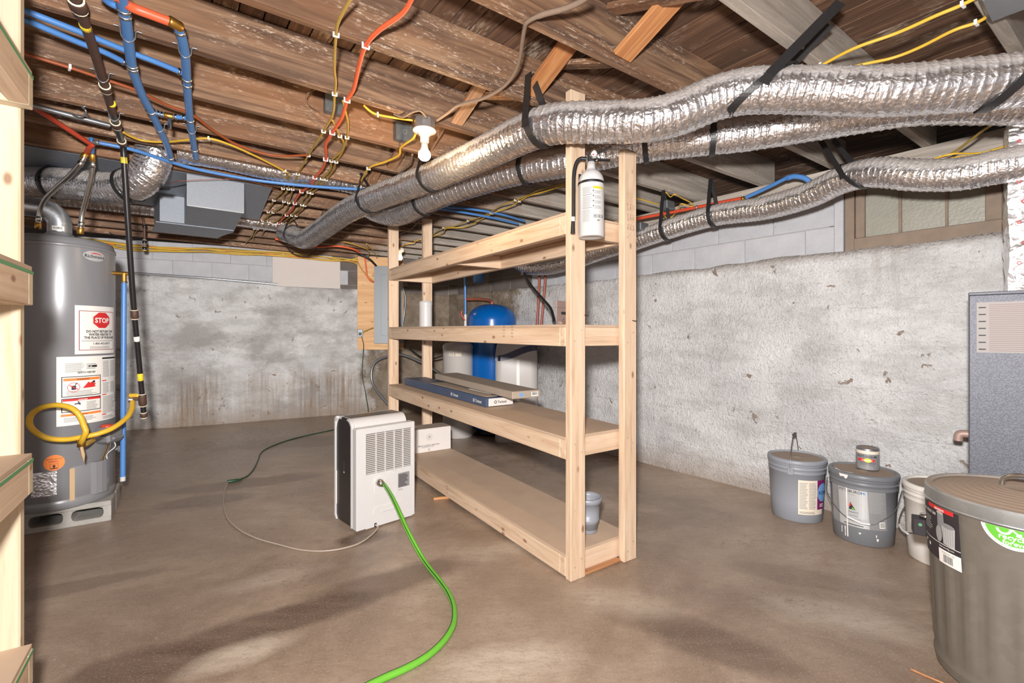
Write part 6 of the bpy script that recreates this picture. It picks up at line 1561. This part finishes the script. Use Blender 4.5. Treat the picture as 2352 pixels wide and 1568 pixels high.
prl = [(.2425, .556), (.2440, .558), (.2440, .598)]; prt = [(.2440, .598), (.2400, .6035), (.2340, .6035)]
top = [(.2340, .6035), (.2300, .597), (.2220, .596)]
for k in range(9):
    r0_ = .222-.020*k; z_ = .5965+.026*(1-(r0_/.222)**2); top += [(r0_, z_), (r0_-.007, z_+.0012), (r0_-.010, z_+.0026), (r0_-.013, z_+.0016)]
top += [(0, .6235)]
lid_ = MB().lathe([(.2405, .5562), (.2425, .556)], 96).lathe(prl, 96).lathe(prt, 96, smooth=False).lathe(top, 96); lid_.build('lid', M['lid'], tr, local=True)
MB().lathe([(.2442, .5555), (.2462, .5575), (.2462, .5605), (.2442, .5625)], 96).build('rolled_edge', M['galv'], tr, local=True)
hd = smooth_pts([(-.055, 0, .62), (-.05, 0, .645), (-.02, 0, .662), (.02, 0, .662), (.05, 0, .645), (.055, 0, .62)], 5)
MB().tube([Vector(p) for p in hd], .0075, 10).build('lid_handle', M['chrome'], tr, Matrix.Rotation(deg(75), 4, 'Z'), True)
Rf = lambda z: .2145+.024*z/.58+.0055
dd = Decal(cylfn(Rf, deg(-78), .375), .001); Lx = deg(44)*.232
dd.rect(0, 0, Lx, .175, M['darklabel'], 0); dd.rect(.05, .162, Lx-.015, .175, M['red'], 1); dd.text('BEHRENS', .11, .164, .010, M['paper'], 2, .02)
dd.text('TRASH / UTILITY CAN', .045, .142, .0125, M['paper'], 1, .02, wscale=.75); dd.lines(.01, .085, .07, .132, 7, G, 1); dd.rect(0, .056, Lx, .058, M['paper'], 1)
dd.poly([(.098, .10), (.128, .10), (.126, .158), (.100, .158)], M['silver2'], 1); dd.disc(.113, .158, .0145, M['silver'], 2, ry=.005)
dd.poly([(.122, .062), (.162, .058), (.166, .122), (.118, .126)], M['silver'], 2); dd.disc(.142, .124, .024, M['silver2'], 3, ry=.008); dd.disc(.106, .088, .013, M['inkgrey'], 3, ry=.026)
for k in range(5): dd.rect(.126+k*.008, .066, .128+k*.008, .115, M['inkgrey'], 4, n=1)
dd.disc(.02, .04, .005, M['paper'], 1); dd.disc(.045, .032, .006, M['paper'], 1); dd.text('behrensmfg.com', .13, .046, .0085, M['paper'], 1)
dd.rect(.098, -.005, Lx, .040, M['paper'], 1); dd.barcode(.118, .002, .152, .026, I, 2); dd.text('MODEL NO. 1270', .136, .030, .006, I, 2)
dd.build('black_label', tr)
dd = Decal(cylfn(Rf, deg(-5), .566), .001)
def cutdisc(r_, m, lv):
    pts = [(r_*math.cos(2*PI*k/60), min(-.013, r_*math.sin(2*PI*k/60))) for k in range(60)]
    pts = [p for p in pts if p[1] < -.0131] + [(math.sqrt(r_*r_-.013**2), -.013), (-math.sqrt(r_*r_-.013**2), -.013)]
    pts.sort(key=lambda p: math.atan2(p[1]+.03, p[0])); dd.poly(pts, m, lv)
cutdisc(.074, M['paper'], 0); cutdisc(.064, M['pgreen'], 1)
def ringarc(cx_, cy_, r0, r1, a0, a1, n=10):
    for k in range(n):
        p = [(cx_+r*math.cos(a), cy_+r*math.sin(a)) for r, a in ((r0, a0+(a1-a0)*k/n), (r1, a0+(a1-a0)*k/n), (r1, a0+(a1-a0)*(k+1)/n), (r0, a0+(a1-a0)*(k+1)/n))]
        if max(y for x, y in p) < -.0125: dd.poly(p, M['paper'], 2)
ringarc(-.022, -.016, .011, .017, PI*.9, PI*2.05); dd.poly([(-.010, -.0135), (-.003, -.0135), (.010, -.024), (.014, -.021), (.015, -.034), (.002, -.030), (.006, -.027)], M['paper'], 3); dd.poly([(.024, -.0135), (.030, -.0135), (.029, -.021), (.022, -.023)], M['paper'], 3)
dd.text('recycles', .002, -.045, .0215, M['paper'], 2, .02); dd.text('forever', .003, -.060, .0185, M['paper'], 2, .02)
for k in range(12):
    a = -PI*.93+k*PI*.86/11; dd.disc(.069*math.cos(a), .069*math.sin(a), .0016, G, 1, n=6)
dd.build('green_sticker', tr)
# handle box between can and bucket: the can's side handle seen end-on with a dark cardboard box behind it
kb = P(2117, 1198, 1.83); kbr = root('small_carton', 'small dark carton with a round metal cap wedged between can and white bucket', 'box', (kb.x, kb.y, kb.z-.045), -.6)
MB().box((-.028, -.03, 0), (.055, .03, .062), bev=.002).build('carton_body', M['darklabel'], kbr, local=True)
MB().lathe([(0, .0625), (.018, .0625), (.02, .07), (.018, .078), (0, .079)], 20, M=Matrix.Translation((.012, 0, 0))).build('metal_cap', M['chrome'], kbr, local=True)
Decal(lambda x, y, off: Vector((x, -.03-off, y))).disc(-.008, .042, .006, M['pgreen2'] if 'pgreen2' in M else M['pgreen'], 0).build('printed_dot', kbr)

# furnace ----------------------------------------------------------------------
fo = P(2227, 768, 2.05); fo.z = 0; fd = Vector((.714, -.700, 0)).normalized(); fn_ = Vector((fd.y, -fd.x, 0)); fn_ = fn_ if fn_.dot(fo) > 0 else -fn_
Mf = Matrix(((fd.x, fn_.x, 0, fo.x), (fd.y, fn_.y, 0, fo.y), (0, 0, 1, 0), (0, 0, 0, 1)))
fu = root('furnace', 'tall hammered-grey furnace cabinet at the right edge under a foil plenum', 'furnace', fo); 
Zf = 1.12+(768-672)/FP*2.05
MB().box((0, .004, 0), (.55, .40, Zf-.006), bev=.004).build('cabinet', M['furnace'], fu, Mf)
MB().box((-.003, -.012, .05), (.55, .004, Zf-.012), bev=.004).build('front_door', M['furnace'], fu, Mf)
MB().box((-.004, -.016, Zf-.014), (.55, .40, Zf), bev=.003).build('top_edge', M['furnace'], fu, Mf)
b = MB()
for x_ in (.03, .45): b.lathe([(0, -.006), (.005, -.005), (.006, 0)], 10, M=Mf @ Matrix.Translation((x_, -.012, Zf-.035)) @ Matrix.Rotation(PI/2, 4, 'X'))
b.build('cabinet_screw', M['chrome'], fu)
dd = Decal(lambda x, y, off: Mf @ Vector((x, -.012-off, y)), .0008); dd.rect(.022, Zf-.262, .42, Zf-.045, M['plate'] if 'plate' in M else M['cream'], 0)
for k in range(7): dd.rect(.028, Zf-.07-.03*k, .05, Zf-.065-.03*k, I, 1)
dd.lines(.06, Zf-.255, .41, Zf-.05, 26, M['redbrown2'] if 'redbrown2' in M else G, 1, .35, .12); dd.build('instruction_label', fu, local=False)
el_ = [Mf @ Vector((-.0, .10, .85)), Mf @ Vector((-.03, .10, .85)), Mf @ Vector((-.055, .10, .83)), Mf @ Vector((-.06, .10, .79))]
q = P(2216, 996, 2.2)
MB().tube(smooth_pts([q+fd*.05, q-fd*.005, q-fd*.02-UP*.01, q-fd*.022-UP*.035], 5), .018, 14).build('drain_elbow', M['oldmetal'], fu)
# plenum wrapped in foil
pz = root('foil_plenum', 'foil-wrapped plenum rising from the furnace to the joists', 'duct', Mf @ Vector((.2, .2, Zf)))
b = MB(); nx_, nz_ = 14, 40
def side(u0, u1, z): return None
vs = []; 
cor = [(.118, .02), (.55, .02), (.55, .36), (.118, .36)]
per = []
for (x0_, y0_), (x1_, y1_) in zip(cor, cor[1:]+cor[:1]):
    for i in range(10): per.append((x0_+(x1_-x0_)*i/10, y0_+(y1_-y0_)*i/10))
for j in range(nz_+1):
    z_ = Zf+.002+(2.24-Zf)*j/nz_
    for (x_, y_) in per:
        q = Vector((x_, y_, z_)); c_ = Vector((.33, .22, z_)); d__ = (q-c_).normalized()
        q = q+d__*(.014*noise.noise(Vector((x_*12, y_*12, z_*9)))+.006*noise.noise(Vector((x_*40, y_*40, z_*30))))
        vs.append(Mf @ q)
n = len(per); fs2 = [(i*n+j, i*n+(j+1) % n, (i+1)*n+(j+1) % n, (i+1)*n+j) for i in range(nz_) for j in range(n)]
b.add(vs, fs2, 0, False); b.build('foil_wrap', M['foil_clean'], pz)
dd = Decal(lambda x, y, off: Mf @ Vector((.118+x, .006-off, y)), .004)
for k in range(9): dd.disc(.03+.012*(k % 2), 1.42+.085*k, .007, M['red'], 0, r0=.0045, ry=.010, n=14)
dd.build('red_foil_print', pz, local=False)
# debris on the floor
sl_ = MB().tube([C(2092, 1536, .004), C(2120, 1549, .004), C(2175, 1572, .004)], [.003, .004, .003], 6); tag(sl_.build('wood_splinter', M['brace']), 'orange wood splinter on the floor beside the trash can', 'splinter')
a_ = C(1016, 1143, .008); tag(MB().box((-.06, -.008, -.008), (.06, .008, .008), bev=.001).build('wood_scrap', M['brace'], None, Matrix.Translation(a_) @ Matrix.Rotation(.3, 4, 'Z')), 'small wood scrap on the floor under the bottom deck edge', 'wood scrap')
a_ = C(1390, 1310, .007)
board('floor_shim', None, SH(.02, .085, .008), SH(.02, .33, .008), UP, .03, .012, M['brace']); tag(bpy.data.objects[-1] if False else [o for o in COL.objects if o.name.startswith('floor_shim')][0], 'thin reddish shim under the near end of the shelf', 'shim')
